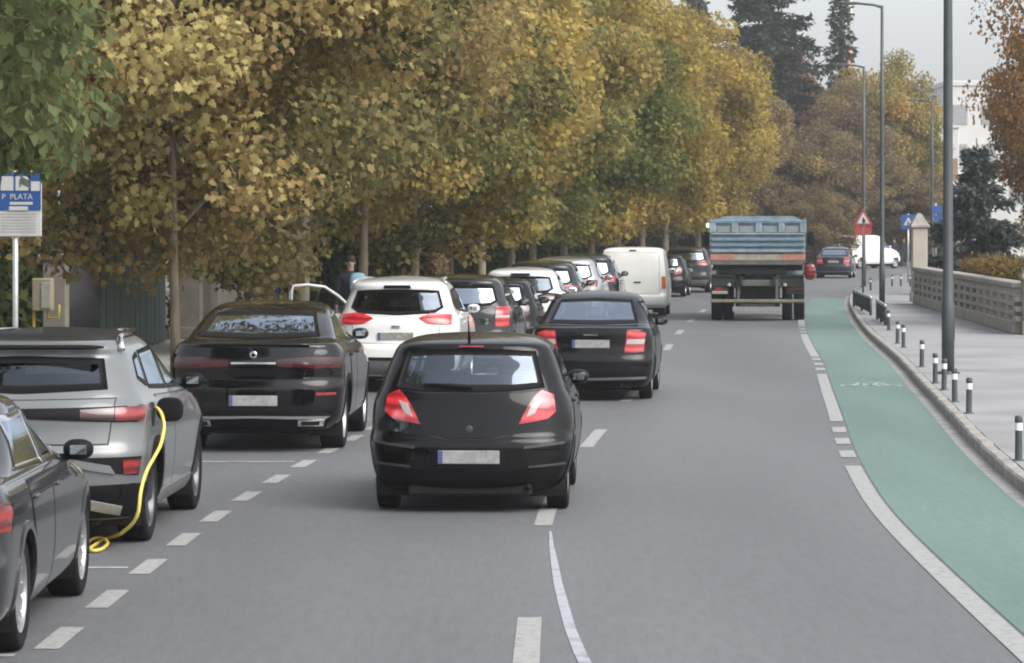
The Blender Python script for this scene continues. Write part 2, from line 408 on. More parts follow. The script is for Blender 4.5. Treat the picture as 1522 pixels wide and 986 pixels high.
for q in ((-.27, -.55, -.1, .1), (-.1, .1, .2, .1), (.2, .1, .27, -.55), (-.1, .1, 0, -.5), (0, -.5, .2, .1), (.2, .1, .18, .4), (.18, .4, .32, .4), (-.1, .1, -.14, .3)):
    flat_bar(bx + q[0], by + q[1], bx + q[2], by + q[3])
b.build('bicycle_symbol', 'faint_line', road)
# drain channel across lane and pavement
g0, g1 = gp(1352, 587), gp(1403, 581, PV)
link('drain_channel', mesh([(g0.x, g0.y - .03, .006), (xc(g0.y) + 4.25, g0.y - .03, .006), (xc(g0.y) + 4.25, g0.y + .03, .006), (g0.x, g0.y + .03, .006)], [(0, 1, 2, 3)]), road, 'drain')
link('drain_channel', mesh([(xc(g1.y) + 4.4, g1.y - .03, PV + .004), (g1.x, g1.y - .03, PV + .004), (g1.x, g1.y + .03, PV + .004), (xc(g1.y) + 4.4, g1.y + .03, PV + .004)], [(0, 1, 2, 3)]), pav_r, 'drain')
g2 = gp(1412, 551, PV); g3 = gp(1468, 551, PV)
link('drain_channel', mesh([(g2.x, g2.y - .03, PV + .004), (g3.x, g3.y - .03, PV + .004), (g3.x, g3.y + .03, PV + .004), (g2.x, g2.y + .03, PV + .004)], [(0, 1, 2, 3)]), pav_r, 'drain')
# ---------------------------------------------------------------- people
M['skin'] = pmat('skin', (.42, .26, .19), .6, .08, 12)
M['hair'] = pmat('dark hair', (.03, .022, .018), .8, .2, 30)
def skin_body(name, J, E, root_i, mats, pick):
    me = bpy.data.meshes.new(name); me.from_pydata([j[0] for j in J], E, [])
    o = bpy.data.objects.new(name + '_tmp', me); C.objects.link(o)
    md = o.modifiers.new('skin', 'SKIN'); md.use_smooth_shade = True
    if not me.skin_vertices: me.skin_vertices.new()
    for i, j in enumerate(J):
        r = j[1]; me.skin_vertices[0].data[i].radius = r if isinstance(r, tuple) else (r, r)
    me.skin_vertices[0].data[root_i].use_root = True
    sb = o.modifiers.new('sub', 'SUBSURF'); sb.levels = 2; sb.render_levels = 2
    dg = bpy.context.evaluated_depsgraph_get(); dg.update()
    out = bpy.data.meshes.new_from_object(o.evaluated_get(dg))
    bpy.data.objects.remove(o)
    out.materials.clear()
    for m in mats: out.materials.append(m)
    for p in out.polygons: p.material_index = pick(p.center); p.use_smooth = True
    return out

def fingers(J, E, wrist, hand, d, side):
    """palm plus five unequal, slightly curled fingers hanging from it"""
    w = Vector(J[hand][0])
    for k, (off, ln) in enumerate(((-.03, .072), (-.010, .082), (.010, .078), (.028, .062))):
        a = len(J); J.append(((w.x, w.y - off, w.z - .035), .009)); J.append(((w.x - side * .008, w.y - off, w.z - .035 - ln * .55), .008)); J.append(((w.x - side * .024, w.y - off, w.z - .035 - ln), .007))
        E += [(hand, a), (a, a + 1), (a + 1, a + 2)]
    a = len(J); J.append(((w.x - side * .012, w.y + .042, w.z - .01), .010)); J.append(((w.x - side * .02, w.y + .052, w.z - .05), .008)); E += [(wrist, a), (a, a + 1)]

def person(loc, rz, h, coat, trousers, shoes, label, stride=.0, group=None):
    k = h / 1.75; J, E = [], []
    def j(p, r): J.append((tuple(q * k for q in p), tuple(q * k for q in r) if isinstance(r, tuple) else r * k)); return len(J) - 1
    pel = j((0, 0, .95), (.17, .12)); wst = j((0, .0, 1.10), (.15, .11)); che = j((0, .01, 1.30), (.18, .125)); nkb = j((0, 0, 1.46), (.09, .08))
    nk = j((0, .01, 1.53), .055); hd = j((0, .03, 1.60), (.072, .085)); ht = j((0, .03, 1.70), (.072, .085))
    E += [(pel, wst), (wst, che), (che, nkb), (nkb, nk), (nk, hd), (hd, ht)]
    for s in (-1, 1):
        st = stride * s
        a = j((s * .19, 0, 1.41), .065); b = j((s * .235, -.02 - st * .3, 1.13), .050); c = j((s * .25, .05 - st * .5, .88), .034); d = j((s * .252, .07 - st * .5, .82), (.022, .038))
        E += [(che, a), (a, b), (b, c), (c, d)]; 
        h0 = j((s * .095, 0, .88), .10); kn = j((s * .10, st * .6 + .02, .50), .068); an = j((s * .10, st, .09), .045); to = j((s * .11, st + .14, .045), (.045, .035))
        E += [(pel, h0), (h0, kn), (kn, an), (an, to)]
        fingers(J, E, c, d, None, s)
    mats = [M['skin'], coat, trousers, shoes]
    def pick(c):
        z = c.z / k
        if z > 1.50: return 0
        if z < .10: return 3
        if abs(c.x) / k > .20 and z < .885: return 0
        return 2 if z < .90 else 1
    root = put(empty('person', loc, rz), label, 'person', group)
    link('body', skin_body('body', J, E, pel, mats, pick), root)
    MB().blob((0, .005 * k, 1.70 * k), (.088 * k, .105 * k, .085 * k), .9).build('hair', 'hair', root)
    MB().blob((0, .118 * k, 1.645 * k), (.014 * k, .02 * k, .022 * k), .9, 8, 6).build('nose', 'skin', root)
    for s in (-1, 1):
        MB().blob((s * .080 * k, .03 * k, 1.64 * k), (.012 * k, .022 * k, .03 * k), .9, 8, 6).build('ear', 'skin', root)
        MB().blob((s * .03 * k, .108 * k, 1.665 * k), (.012 * k, .008 * k, .007 * k), .9, 8, 6).build('eye', 'hair', root)
    MB().blob((0, .112 * k, 1.60 * k), (.024 * k, .008 * k, .006 * k), .9, 8, 6).build('mouth', 'red_dim', root)
    return root

def driver(car, x, y, belt):
    """seated driver, hands on the wheel; seen only from behind through the glass"""
    J, E = [], []
    def j(p, r): J.append((p, r)); return len(J) - 1
    z0 = belt - .42
    pel = j((0, 0, z0), (.17, .13)); wst = j((0, -.03, z0 + .18), (.15, .11)); che = j((0, -.05, z0 + .38), (.19, .12)); nkb = j((0, -.04, z0 + .52), (.09, .08)); nk = j((0, -.02, z0 + .58), .055)
    hd = j((0, 0, z0 + .66), (.072, .085)); ht = j((0, 0, z0 + .76), (.072, .085))
    E += [(pel, wst), (wst, che), (che, nkb), (nkb, nk), (nk, hd), (hd, ht)]
    for s in (-1, 1):
        a = j((s * .19, -.03, z0 + .46), .062); b = j((s * .24, .14, z0 + .24), .048); c = j((s * .17, .38, z0 + .33), .034); d = j((s * .16, .44, z0 + .36), (.03, .03)); E += [(che, a), (a, b), (b, c), (c, d)]
        for q, ln in ((-.02, .05), (-.005, .06), (.01, .055), (.022, .045)):
            e = j((s * .15, .47, z0 + .37 + q), .009); f = j((s * .11, .48, z0 + .375 + q), .008); E += [(d, e), (e, f)]
        e = j((s * .13, .43, z0 + .40), .010); E += [(c, e)]
        h0 = j((s * .10, .05, z0), .09); kn = j((s * .13, .48, z0 + .08), .065); an = j((s * .13, .70, z0 - .12), .045); E += [(pel, h0), (h0, kn), (kn, an)]
    if 'dcoat' not in M: M['dcoat'] = pmat('dark blue coat', (.03, .035, .055), .9)
    me = skin_body('body', J, E, pel, [M['skin'], M['dcoat']], lambda c: 0 if c.z > z0 + .57 else 1)
    bpy.context.view_layer.update()
    root = put(empty('person', car.matrix_world @ Vector((x, y, 0)), car.rotation_euler.z), 'driver in a dark coat seated at the wheel of the black hatchback', 'person')
    link('body', me, root)
    MB().blob((0, -.025, z0 + .75), (.09, .10, .10), .9).build('hair', 'hair', root)
# ---------------------------------------------------------------- cars
def resample(pts, fr):
    p = np.asarray(pts, float); d = np.r_[0, np.cumsum(np.hypot(*np.diff(p, axis=0).T))]; d /= d[-1]
    return np.stack([np.interp(fr, d, p[:, 0]), np.interp(fr, d, p[:, 1])], 1)

def inside(poly, a, b):
    poly = np.asarray(poly, float); r = np.zeros(a.shape, bool); n = len(poly)
    for i in range(n):
        x0, y0 = poly[i]; x1, y1 = poly[(i + 1) % n]
        if y0 == y1: continue
        c = ((y0 > b) != (y1 > b)) & (a < (x1 - x0) * (b - y0) / (y1 - y0) + x0)
        r ^= c
    return r

class Surf:
    """car skin as horizontal slices: height z, rear y, front y, half width, depth of the rear corner"""
    def __init__(s, keys, n=2.6, nf=2.4, af=1.0):
        k = [list(q) + [None] * (5 - len(q)) for q in keys]; last = .5
        for q in k:
            if q[4] is None: q[4] = last
            last = q[4]
        k = np.array(k, float); t = np.arange(len(k)); d = np.linspace(0, len(k) - 1, 600)
        s.D = np.stack([pchip(t, k[:, j], d) for j in range(5)], 1)
        s.D[:, 0] = np.maximum.accumulate(s.D[:, 0]) + np.arange(600) * 1e-9
        s.n, s.nf, s.af, s.td, s.nk = n, nf, af, d, len(k)
    def q(s, z): return [np.interp(z, s.D[:, 0], s.D[:, j]) for j in (1, 2, 3, 4)]
    def lim(s, yr, yf, ar):
        L = yf - yr; return np.minimum(ar, .48 * L), np.minimum(s.af, .5 * L)
    def W(s, y, z):
        yr, yf, w, ar = s.q(z); ar, af = s.lim(yr, yf, ar)
        v = np.clip((y - yr) / ar, 0, 1); u = np.clip((yf - y) / af, 0, 1)
        return w * (1 - (1 - v) ** s.n) ** (1 / s.n) * (1 - (1 - u) ** s.nf) ** (1 / s.nf)
    def YR(s, x, z):
        yr, yf, w, ar = s.q(z); ar, af = s.lim(yr, yf, ar)
        r = np.clip(np.abs(x) / w, 0, .9995); return yr + ar * (1 - (1 - r ** s.n) ** (1 / s.n))
    def YF(s, x, z):
        yr, yf, w, ar = s.q(z); ar, af = s.lim(yr, yf, ar)
        r = np.clip(np.abs(x) / w, 0, .9995); return yf - af * (1 - (1 - r ** s.nf) ** (1 / s.nf))
    def raw(s, mode, a, b):
        if mode == 'rear': return np.stack([a, s.YR(a, b), b], -1)
        if mode == 'front': return np.stack([a, s.YF(a, b), b], -1)
        return np.stack([s.W(a, b), a, b], -1)
    def map(s, mode, a, b, off=0.0, sg=1):
        e = .004; p = s.raw(mode, a, b)
        ta = s.raw(mode, a + e, b) - s.raw(mode, a - e, b); tb = s.raw(mode, a, b + e) - s.raw(mode, a, b - e)
        nn = np.cross(ta, tb); nn /= np.linalg.norm(nn, axis=-1, keepdims=True) + 1e-12
        ref = {'rear': (1, -1), 'front': (1, 1), 'side': (0, 1)}[mode]
        f = np.where(nn[..., ref[0]] * ref[1] < 0, -1, 1)[..., None]
        p = p + nn * f * off; p[..., 0] *= sg
        return p
    def grid(s, res=1.0):
        nz, na, nb, nc = int(64 * res), int(26 * res), int(44 * res), int(14 * res)
        # spread slices by arc length so that flat roof and tall flanks are both even
        D = s.D; arc = np.r_[0, np.cumsum(np.abs(np.diff(D[:, 0])) + .35 * np.abs(np.diff(D[:, 1])) + .12 * np.abs(np.diff(D[:, 2])) + .25 * np.abs(np.diff(D[:, 3])))]
        k = np.interp(np.linspace(0, arc[-1], nz), arc, np.arange(600))
        S = np.stack([np.interp(k, np.arange(600), D[:, j]) for j in range(5)], 1)
        out = []
        th = np.linspace(0, math.pi / 2, na + 1)
        for z, yr, yf, w, ar in S:
            ar, af = s.lim(yr, yf, ar)
            xr = w * np.sin(th) ** (2 / s.n); yy = yr + ar * (1 - np.cos(th) ** (2 / s.n))
            ym = np.linspace(yr + ar, yf - af, nb + 1)[1:-1]
            t2 = np.linspace(math.pi / 2, 0, nc + 1); xf = w * np.sin(t2) ** (2 / s.nf); y2 = yf - af * (1 - np.cos(t2) ** (2 / s.nf))
            hx = np.r_[xr, np.full(len(ym), w), xf]; hy = np.r_[yy, ym, y2]
            X = np.r_[hx, -hx[-2:0:-1]]; Y = np.r_[hy, hy[-2:0:-1]]
            out.append(np.stack([X, Y, np.full(len(X), z)], 1))
        return np.array(out)

def patch_mesh(G0, G1, smooth=True):
    """outer sheet G0 with a rim down to G1"""
    m, n = G0.shape[:2]; V = [tuple(p) for p in G0.reshape(-1, 3)]
    f = [(j * n + i, j * n + i + 1, (j + 1) * n + i + 1, (j + 1) * n + i) for j in range(m - 1) for i in range(n - 1)]
    sm = [True] * len(f)
    loop = [(0, i) for i in range(n)] + [(j, n - 1) for j in range(1, m)] + [(m - 1, i) for i in range(n - 2, -1, -1)] + [(j, 0) for j in range(m - 2, 0, -1)]
    b = len(V); V += [tuple(G1[j, i]) for j, i in loop]; L = len(loop)
    b2 = len(V); V += [tuple(G0[j, i]) for j, i in loop]
    f += [(b2 + k, b2 + (k + 1) % L, b + (k + 1) % L, b + k) for k in range(L)]; sm += [False] * L
    me = mesh(V, f); me.polygons.foreach_set('use_smooth', sm); return me

def car_patch(S, parent, name, mat, mode, bot, top, off=.008, depth=.012, sg=1, ns=14, nt=8):
    fr = np.linspace(0, 1, ns + 1); B, T = resample(bot, fr), resample(top, fr)
    t = np.linspace(0, 1, nt + 1)[:, None, None]; g = B[None] * (1 - t) + T[None] * t
    G0 = S.map(mode, g[..., 0], g[..., 1], off, sg); G1 = S.map(mode, g[..., 0], g[..., 1], off - depth, sg)
    return link(name, patch_mesh(G0, G1), parent, mat)

def grow(poly, d):
    p = np.asarray(poly, float); c = p.mean(0); q = p - c
    return (c + q * (1 + d / (np.abs(q).max(0) + 1e-6))).tolist()

def panel(S, parent, name, mat, mode, bot, top, sg=1, off=.006, gap=.010, ns=14, nt=8):
    """a panel standing a few mm proud with a dark gap round it"""
    o = car_patch(S, parent, name, mat, mode, bot, top, off, .004, sg, ns, nt)
    al = bot + top[::-1]; gr = grow(al, gap)
    car_patch(S, o, 'seam', 'seam', mode, gr[:len(bot)], gr[len(bot):][::-1], .0022, .004, sg, ns, nt)
    return o

def window(S, parent, name, glass, frame, mode, bot, top, ring=.045, sg=1, ns=16, nt=10, off=.006):
    B0, T0 = np.asarray(bot, float), np.asarray(top, float)
    wid = max(np.hypot(*np.diff(B0, axis=0).T).sum(), np.hypot(*np.diff(T0, axis=0).T).sum()); hgt = np.abs(T0[:, 1].mean() - B0[:, 1].mean())
    es, et = min(.2, ring / wid), min(.25, ring / hgt)
    fr = np.r_[0, np.linspace(es, 1 - es, ns), 1]; tt = np.r_[0, np.linspace(et, 1 - et, nt), 1]
    B, T = resample(bot, fr), resample(top, fr); t = tt[:, None, None]; g = B[None] * (1 - t) + T[None] * t
    P = S.map(mode, g[..., 0], g[..., 1], off, sg); m, n = P.shape[:2]
    V = [tuple(p) for p in P.reshape(-1, 3)]
    fi, fo = [], []
    for j in range(m - 1):
        for i in range(n - 1):
            q = (j * n + i, j * n + i + 1, (j + 1) * n + i + 1, (j + 1) * n + i)
            (fo if j in (0, m - 2) or i in (0, n - 2) else fi).append(q)
    gl = link(name, mesh(V, fi, True), parent, glass)
    P1 = S.map(mode, g[..., 0], g[..., 1], off - .012, sg)
    b = len(V); V2 = V + [tuple(p) for p in P1.reshape(-1, 3)]
    loop = [i for i in range(n)] + [j * n + n - 1 for j in range(1, m)] + [(m - 1) * n + i for i in range(n - 2, -1, -1)] + [j * n for j in range(m - 2, 0, -1)]
    fo += [(loop[k], loop[(k + 1) % len(loop)], loop[(k + 1) % len(loop)] + b, loop[k] + b) for k in range(len(loop))]
    link('window_frame', mesh(V2, fo, True), gl, frame)
    return gl

_wheel_cache = {}
def add_wheel(parent, x, y, r, wd, sg, rim, spokes):
    key = (round(r, 3), round(wd, 3), sg, rim, spokes)
    if key not in _wheel_cache:
        h = wd / 2; rr = r * .70
        t = MB().lathe([(rr, -h * .9), (r * .90, -h), (r * .97, -h * .92), (r, -h * .7), (r, h * .7), (r * .97, h * .92), (r * .90, h), (rr, h * .9)], axis='x', seg=36)
        for gz in (-.4, 0, .4): t.lathe([(r * 1.002, gz * h - .006), (r * 1.002, gz * h + .006)], axis='x', seg=36)
        k = MB().lathe([(rr, h * .9), (rr * .94, h * .80), (rr * .93, -h * .5)], axis='x', seg=36)
        for i in range(spokes):
            a = 2 * math.pi * i / spokes; ww = .052 * 5.5 / spokes + .012
            ca, sa = math.cos(a), math.sin(a)
            P = []
            for rad, hw, d in ((.10 * r, ww * 1.2, h * .55), (.40 * r, ww, h * .66), (rr * .95, ww * .85, h * .74)):
                for q in (-1, 1): P.append((d, rad * ca - q * hw * sa, rad * sa + q * hw * ca))
            P2 = [(p[0] - .03, p[1], p[2]) for p in P]
            k.add(P + P2, [(0, 1, 3, 2), (2, 3, 5, 4), (0, 2, 8, 6), (2, 4, 10, 8), (1, 7, 9, 3), (3, 9, 11, 5)])
        k.lathe([(0, h * .62), (.07 * r / .33, h * .60), (.085 * r / .33, h * .4)], axis='x', seg=18)
        d = MB().lathe([(0, -h * .4), (rr * .80, -h * .4), (rr * .80, h * .15), (rr * .3, h * .2), (0, h * .2)], axis='x', seg=24)
        if sg < 0:
            for q in (t, k, d): q.v = [(-v[0], v[1], v[2]) for v in q.v]
        ms = [q.me() for q in (d, t, k)]
        for me, mt in zip(ms, ('greyplastic', 'tyre', rim)): me.materials.append(M[mt])
        _wheel_cache[key] = ms
    d, t, k = _wheel_cache[key]
    o = link('wheel', d, parent); o.location = (x, y, r)
    link('tyre', t, o); link('rim', k, o)
    return o

def scaled(sp, sx=1, sy=1, sz=1, **kw):
    s2 = dict(sp); ys, zs, xs = sy, sz, sx
    s2['keys'] = [(k[0] * zs, k[1] * ys, k[2] * ys, k[3] * xs) + tuple(k[4:]) for k in sp['keys']]
    fr = lambda pl: [(p[0] * xs, p[1] * zs) for p in pl]; fs = lambda pl: [(p[0] * ys, p[1] * zs) for p in pl]
    s2['rearwin'] = tuple(fr(p) for p in sp['rearwin']) if sp.get('rearwin') else None
    s2['shield'] = tuple(fr(p) for p in sp['shield'])
    s2['sidewin'] = [tuple(fs(p) for p in w) for w in sp['sidewin']]
    s2['doors'] = [tuple(fs(p) for p in w) for w in sp['doors']]
    s2['lid'] = tuple(fr(p) for p in sp['lid'])
    s2['rear'] = [(nm, mt, fr(b), fr(t), off, mir) for nm, mt, b, t, off, mir in sp['rear']]
    s2['axles'] = [a * ys for a in sp['axles']]; s2['belt'] = sp['belt'] * zs; s2['H'] = sp['H'] * zs
    s2['plate'] = (sp['plate'][0] * xs, sp['plate'][1] * zs) if sp.get('plate') else None
    s2['mirror'] = (sp['mirror'][0] * ys, sp['mirror'][1] * zs)
    s2.update(kw); return s2

def build_car(name, sp, x, y, sl, pnt, label, cat='car', group=None, res=1.0, glass='glass', rim='alloy', spokes=10, z=0.0, **o):
    S = Surf(sp['keys'], sp.get('n', 2.6), sp.get('nf', 2.4), sp.get('af', 1.0))
    root = put(empty(name, (x, y, z), -math.atan(sl)), label, cat, group)
    G = S.grid(res); nz, npn = G.shape[:2]
    X, Y, Z = G[..., 0], G[..., 1], G[..., 2]
    yr, yf, w, ar = S.q(Z)
    glassr = o.get('rear_glass', glass)
    holes = np.zeros(X.shape, int); hid = 1
    def punch(mask):
        nonlocal hid
        holes[mask] = hid; hid += 1
    wins = []
    if sp.get('rearwin'): wins.append(('rear_window', glassr, 'rear') + sp['rearwin'] + (1,))
    wins.append(('windscreen', 'glass', 'front') + sp['shield'] + (1,))
    for wn_ in sp['sidewin']:
        for sg in (1, -1): wins.append(('side_window', glass, 'side') + tuple(wn_) + (sg,))
    for nm, gm, mode, b, t, sg in wins:
        poly = grow(list(b) + list(t)[::-1], -.004)
        if mode == 'rear': punch(inside(poly, X, Z) & (Y < yr + ar + .02))
        elif mode == 'front': punch(inside(poly, X, Z) & (Y > (yr + yf) / 2))
        else: punch(inside(poly, Y, Z) & (X * sg > .55 * w))
    r = sp['r']; R2 = sp['R2']
    for ya in sp['axles']:
        for sg in (1, -1): punch(((Y - ya) ** 2 + (Z - r) ** 2 < (R2 - .004) ** 2) & (X * sg > .5 * w))
    def shell(GG, cut=True, top=True, zlo=None):
        V = [tuple(p) for p in GG.reshape(-1, 3)]; f = []
        for j in range(nz - 1):
            if zlo is not None and GG[j, 0, 2] < zlo: continue
            hj, hk = holes[j], holes[j + 1]
            for i in range(npn):
                i2 = (i + 1) % npn
                a = hj[i]
                if cut and a and a == hj[i2] == hk[i] == hk[i2]: continue
                f.append((j * npn + i, j * npn + i2, (j + 1) * npn + i2, (j + 1) * npn + i))
        if top: f.append(tuple((nz - 1) * npn + i for i in range(npn)))
        return V, f
    V, f = shell(G); ff = len(f); f.append(tuple(range(npn))[::-1])
    me = mesh(V, f, True); me.materials.append(pnt); me.materials.append(M['well'])
    me.polygons[ff].material_index = 1
    if o.get('roof_mat'):
        me.materials.append(o['roof_mat'])
        for pl in me.polygons:
            if pl.center.z > o['roof_z']: pl.material_index = 2
    body = link('body', me, root)
    # cabin lining: the same skin set inwards
    G2 = G.copy(); G2[..., 0] *= np.maximum(0, 1 - .05 / np.maximum(w, .06)); ym = (yr + yf) / 2
    G2[..., 1] = ym + (G2[..., 1] - ym) * (1 - .12 / np.maximum(yf - yr, .5)); G2[..., 2] = np.where(Z > sp['belt'], Z - .035 * np.clip((Z - sp['belt']) / .4, 0, 1), Z)
    V2, f2 = shell(G2, zlo=.42)
    link('cabin_lining', mesh(V2, f2, True), root, 'lining')
    bz = sp['belt']
    yb, yfb, wb, _ = [float(q) for q in S.q(bz - .06)]
    MB().box((0, (yb + yfb) / 2, .46), (wb * 1.7, (yfb - yb) * .86, .03)).build('cabin_floor', 'lining', root)
    ya0, ya1 = sp['axles']; zb_ = sp['keys'][0][0]
    MB().box((0, (ya0 + ya1) / 2, zb_ - .02), (wb * 1.5, ya1 - ya0 - .9, .10), bev=.02).box((0, ya0, zb_ + .03), (wb * 1.2, .16, .12), bev=.02).box((0, ya0 - .42, zb_ - .005), (wb * 1.25, .30, .09), bev=.02).build('underbody_light_block', 'well', root)  # boxes added to block light and darken the ground underneath
    # seats and shelf
    ysd = sp.get('seat_y', yb + (sp['shelf'] if 'shelf' in sp else .55))
    MB().box((0, (yb + .12 + ysd) / 2, bz - .09), (wb * 1.6, max(.1, ysd - yb - .16), .03)).build('parcel_shelf', 'lining', root)
    fy = ysd + .95
    for sx in (-.36, .36):
        s_ = MB().blob((sx * wb / .83, fy, bz - .22), (.25, .075, .34), .35).build('front_seat', 'seat', root)
        MB().blob((sx * wb / .83, fy, bz + .20), (.13, .05, .085), .5).build('headrest', 'seat', s_)
    s_ = MB().blob((0, ysd + .06, bz - .25), (.62 * wb / .83, .07, .26), .3).build('rear_seat', 'seat', root)
    for sx in (-.36, .36): MB().blob((sx * wb / .83, ysd + .06, bz + .05), (.12, .045, .07), .5).build('headrest', 'seat', s_)
    if o.get('driver'):
        driver(root, -.36 * wb / .83, fy + .12, bz)
    for nm, gm, mode, b_, t_, sg in wins:
        window(S, root, nm, gm, o.get('frame', 'plastic'), mode, list(b_), list(t_), ring=sp.get('ring', .042) if mode != 'side' else .034, sg=sg, ) if mode == 'side' else window(S, root, nm, gm, 'plastic', mode, list(b_), list(t_), ring=sp.get('ring', .042), sg=sg)
    # doors
    for di, (b_, t_) in enumerate(sp['doors']):
        for sg in (1, -1):
            if o.get('open_door') and di == 0 and sg == -1:
                car_patch(S, root, 'door_opening', 'lining', 'side', b_, t_, .003, .004, sg); continue
            d = panel(S, root, 'door', pnt, 'side', list(b_), list(t_), sg)
            hy, hz = min(p[0] for p in t_) + .10, bz - .11
            p = S.map('side', np.array([hy + .10]), np.array([hz]), .012, sg)[0]
            MB().blob(p, (.014, .085, .013), .5, 10, 6).build('handle', o.get('handle', pnt), d)
    if sp.get('lid'): panel(S, root, 'boot_lid', pnt, 'rear', list(sp['lid'][0]), list(sp['lid'][1]), ns=22, nt=10)
    mats = o.get('mats', {})
    for nm, mt, b_, t_, off, mir in sp['rear']:
        mt = mats.get(nm, mt)
        if mt is None: continue
        if mt == 'paint': mt = pnt
        for sg in ((1, -1) if mir else (1,)): car_patch(S, root, nm, mt, 'rear', list(b_), list(t_), off, off + .006, sg)
    if sp.get('plate'):
        px_, pz = sp['plate']; yy = float(S.YR(np.array([0.0]), np.array([pz]))[0]) - .014
        pl = MB().box((px_, yy, pz), (.52, .012, .112), bev=.004).build('number_plate', o.get('plate_mat', 'plate'), root)
        MB().box((px_ - .24, yy - .002, pz), (.04, .012, .108)).build('blue_strip', 'plate_blue', pl)
    # wheels, arches
    tw = sp.get('tw', .21)
    for ya in sp['axles']:
        for sg in (1, -1):
            wx = float(S.W(np.array([ya]), np.array([r * 1.1]))[0])
            add_wheel(root, sg * (wx - tw / 2 - .012), ya, r, tw, sg, rim, spokes)
            th = np.linspace(R(-14), R(194), 40); g = np.stack([np.stack([ya + q * np.cos(th), np.maximum(r + q * np.sin(th), float(S.D[0, 0]) + .003)], 1) for q in (R2 - sp.get('lip', .05), R2 + .004)])
            G0 = S.map('side', g[..., 0], g[..., 1], .009, sg); G1 = S.map('side', g[..., 0], g[..., 1], -.03, sg)
            link('wheel_arch', patch_mesh(G0, G1), root, o.get('arch', pnt))
            a2 = np.linspace(R(-30), R(210), 24); vs, fs = [], []
            for xx in (wx - .03, wx - .36):
                vs += [(sg * xx, ya + (R2 - .02) * math.cos(q), r + (R2 - .02) * math.sin(q)) for q in a2]
            fs = [(k, k + 1, k + 25, k + 24) for k in range(23)] + [tuple(range(24, 48))]
            link('wheel_well', mesh(vs, fs), root, 'well')
    # mirrors
    my, mz = sp['mirror']
    for sg in (1, -1):
        wx = float(S.W(np.array([my]), np.array([mz - .02]))[0])
        m_ = MB().blob((sg * (wx + .115), my, mz + .02), (.098, .06, .066), .85).tube([(sg * (wx - .03), my + .02, mz - .04), (sg * (wx + .08), my + .01, mz - .02)], .025, 8).build('door_mirror', o.get('mirror_mat', pnt), root)
        MB().box((sg * (wx + .12), my - .058, mz + .02), (.105, .008, .06), bev=.003).build('mirror_glass', 'mirror', m_)
    return root, S

def ellipse_pts(cx, cz, a, b, n, t0, t1):
    return [(cx + a * math.cos(R(t0 + (t1 - t0) * k / n)), cz + b * math.sin(R(t0 + (t1 - t0) * k / n))) for k in range(n + 1)]

HATCH = dict(H=1.494, belt=1.02, r=.31, R2=.385, lip=.055, tw=.185, axles=(.70, 3.21), n=2.7, ring=.05,
    keys=[(.20, .16, 3.86, .76, .5), (.29, .05, 3.96, .82), (.42, .0, 4.0, .850), (.56, .0, 3.99, .866), (.625, .012, 3.97, .869), (.66, .05, 3.95, .866), (.80, .075, 3.82, .862),
          (.90, .09, 3.5, .852), (.98, .12, 3.10, .832), (1.03, .15, 2.95, .802, .45), (1.18, .25, 2.68, .752, .42), (1.33, .36, 2.40, .692, .40),
          (1.385, .385, 2.30, .665, .38), (1.415, .40, 2.2, .635, .4), (1.445, .52, 2.08, .58, .45), (1.472, .8, 1.92, .47, .45), (1.488, 1.15, 1.7, .26, .25), (1.494, 1.3, 1.5, .05, .08)],
    rearwin=([(-.63, 1.06), (-.4, 1.035), (0, 1.03), (.4, 1.035), (.63, 1.06)], [(-.545, 1.36), (-.3, 1.378), (0, 1.382), (.3, 1.378), (.545, 1.36)]),
    shield=([(-.70, 1.0), (0, .985), (.70, 1.0)], [(-.53, 1.38), (0, 1.40), (.53, 1.38)]),
    sidewin=[([(1.78, 1.035), (2.70, 1.01)], [(1.78, 1.365), (2.28, 1.345)]), ([(.80, 1.10), (1.2, 1.05), (1.70, 1.037)], [(1.02, 1.335), (1.70, 1.365)])],
    doors=[([(1.75, .26), (2.72, .26)], [(1.75, 1.00), (2.76, .975)]), ([(1.16, .27), (1.35, .26), (1.72, .26)], [(.92, 1.02), (1.3, 1.01), (1.72, 1.00)])],
    lid=([(-.44, .755), (-.36, .665), (-.18, .635), (.18, .635), (.36, .665), (.44, .755)], [(-.60, 1.035), (-.4, 1.015), (0, 1.01), (.4, 1.015), (.60, 1.035)]),
    rear=[('tail_light', 'red_lit', [(.415, .757), (.53, .775), (.655, .80), (.72, .86)], [(.48, .89), (.545, .985), (.60, 1.035), (.70, .995)], .016, True),
          ('tail_light_lens', 'clear', [(.475, .815), (.545, .845)], [(.52, .925), (.60, .95)], .022, True),
          ('high_brake_light', 'red', [(-.11, 1.391), (.11, 1.391)], [(-.10, 1.404), (.10, 1.404)], .02, False),
          ('lower_bumper', 'plastic', [(-.70, .225), (0, .21), (.70, .225)], [(-.78, .385), (0, .37), (.78, .385)], .008, False),
          ('bumper_strip', 'trim', [(.46, .553), (.79, .588)], [(.46, .578), (.79, .608)], .016, True),  # lighter strip paints the highlight along the bumper crease
          ('bumper_strip', 'trim', [(.50, .395), (.80, .415)], [(.50, .41), (.80, .43)], .016, True),  # lighter strip paints the lower bumper highlight
          ('plate_recess', 'plastic', [(-.31, .41), (.31, .41)], [(-.30, .56), (.30, .56)], .006, False)],
    plate=(0, .485), mirror=(2.52, 1.03), shelf=.72)

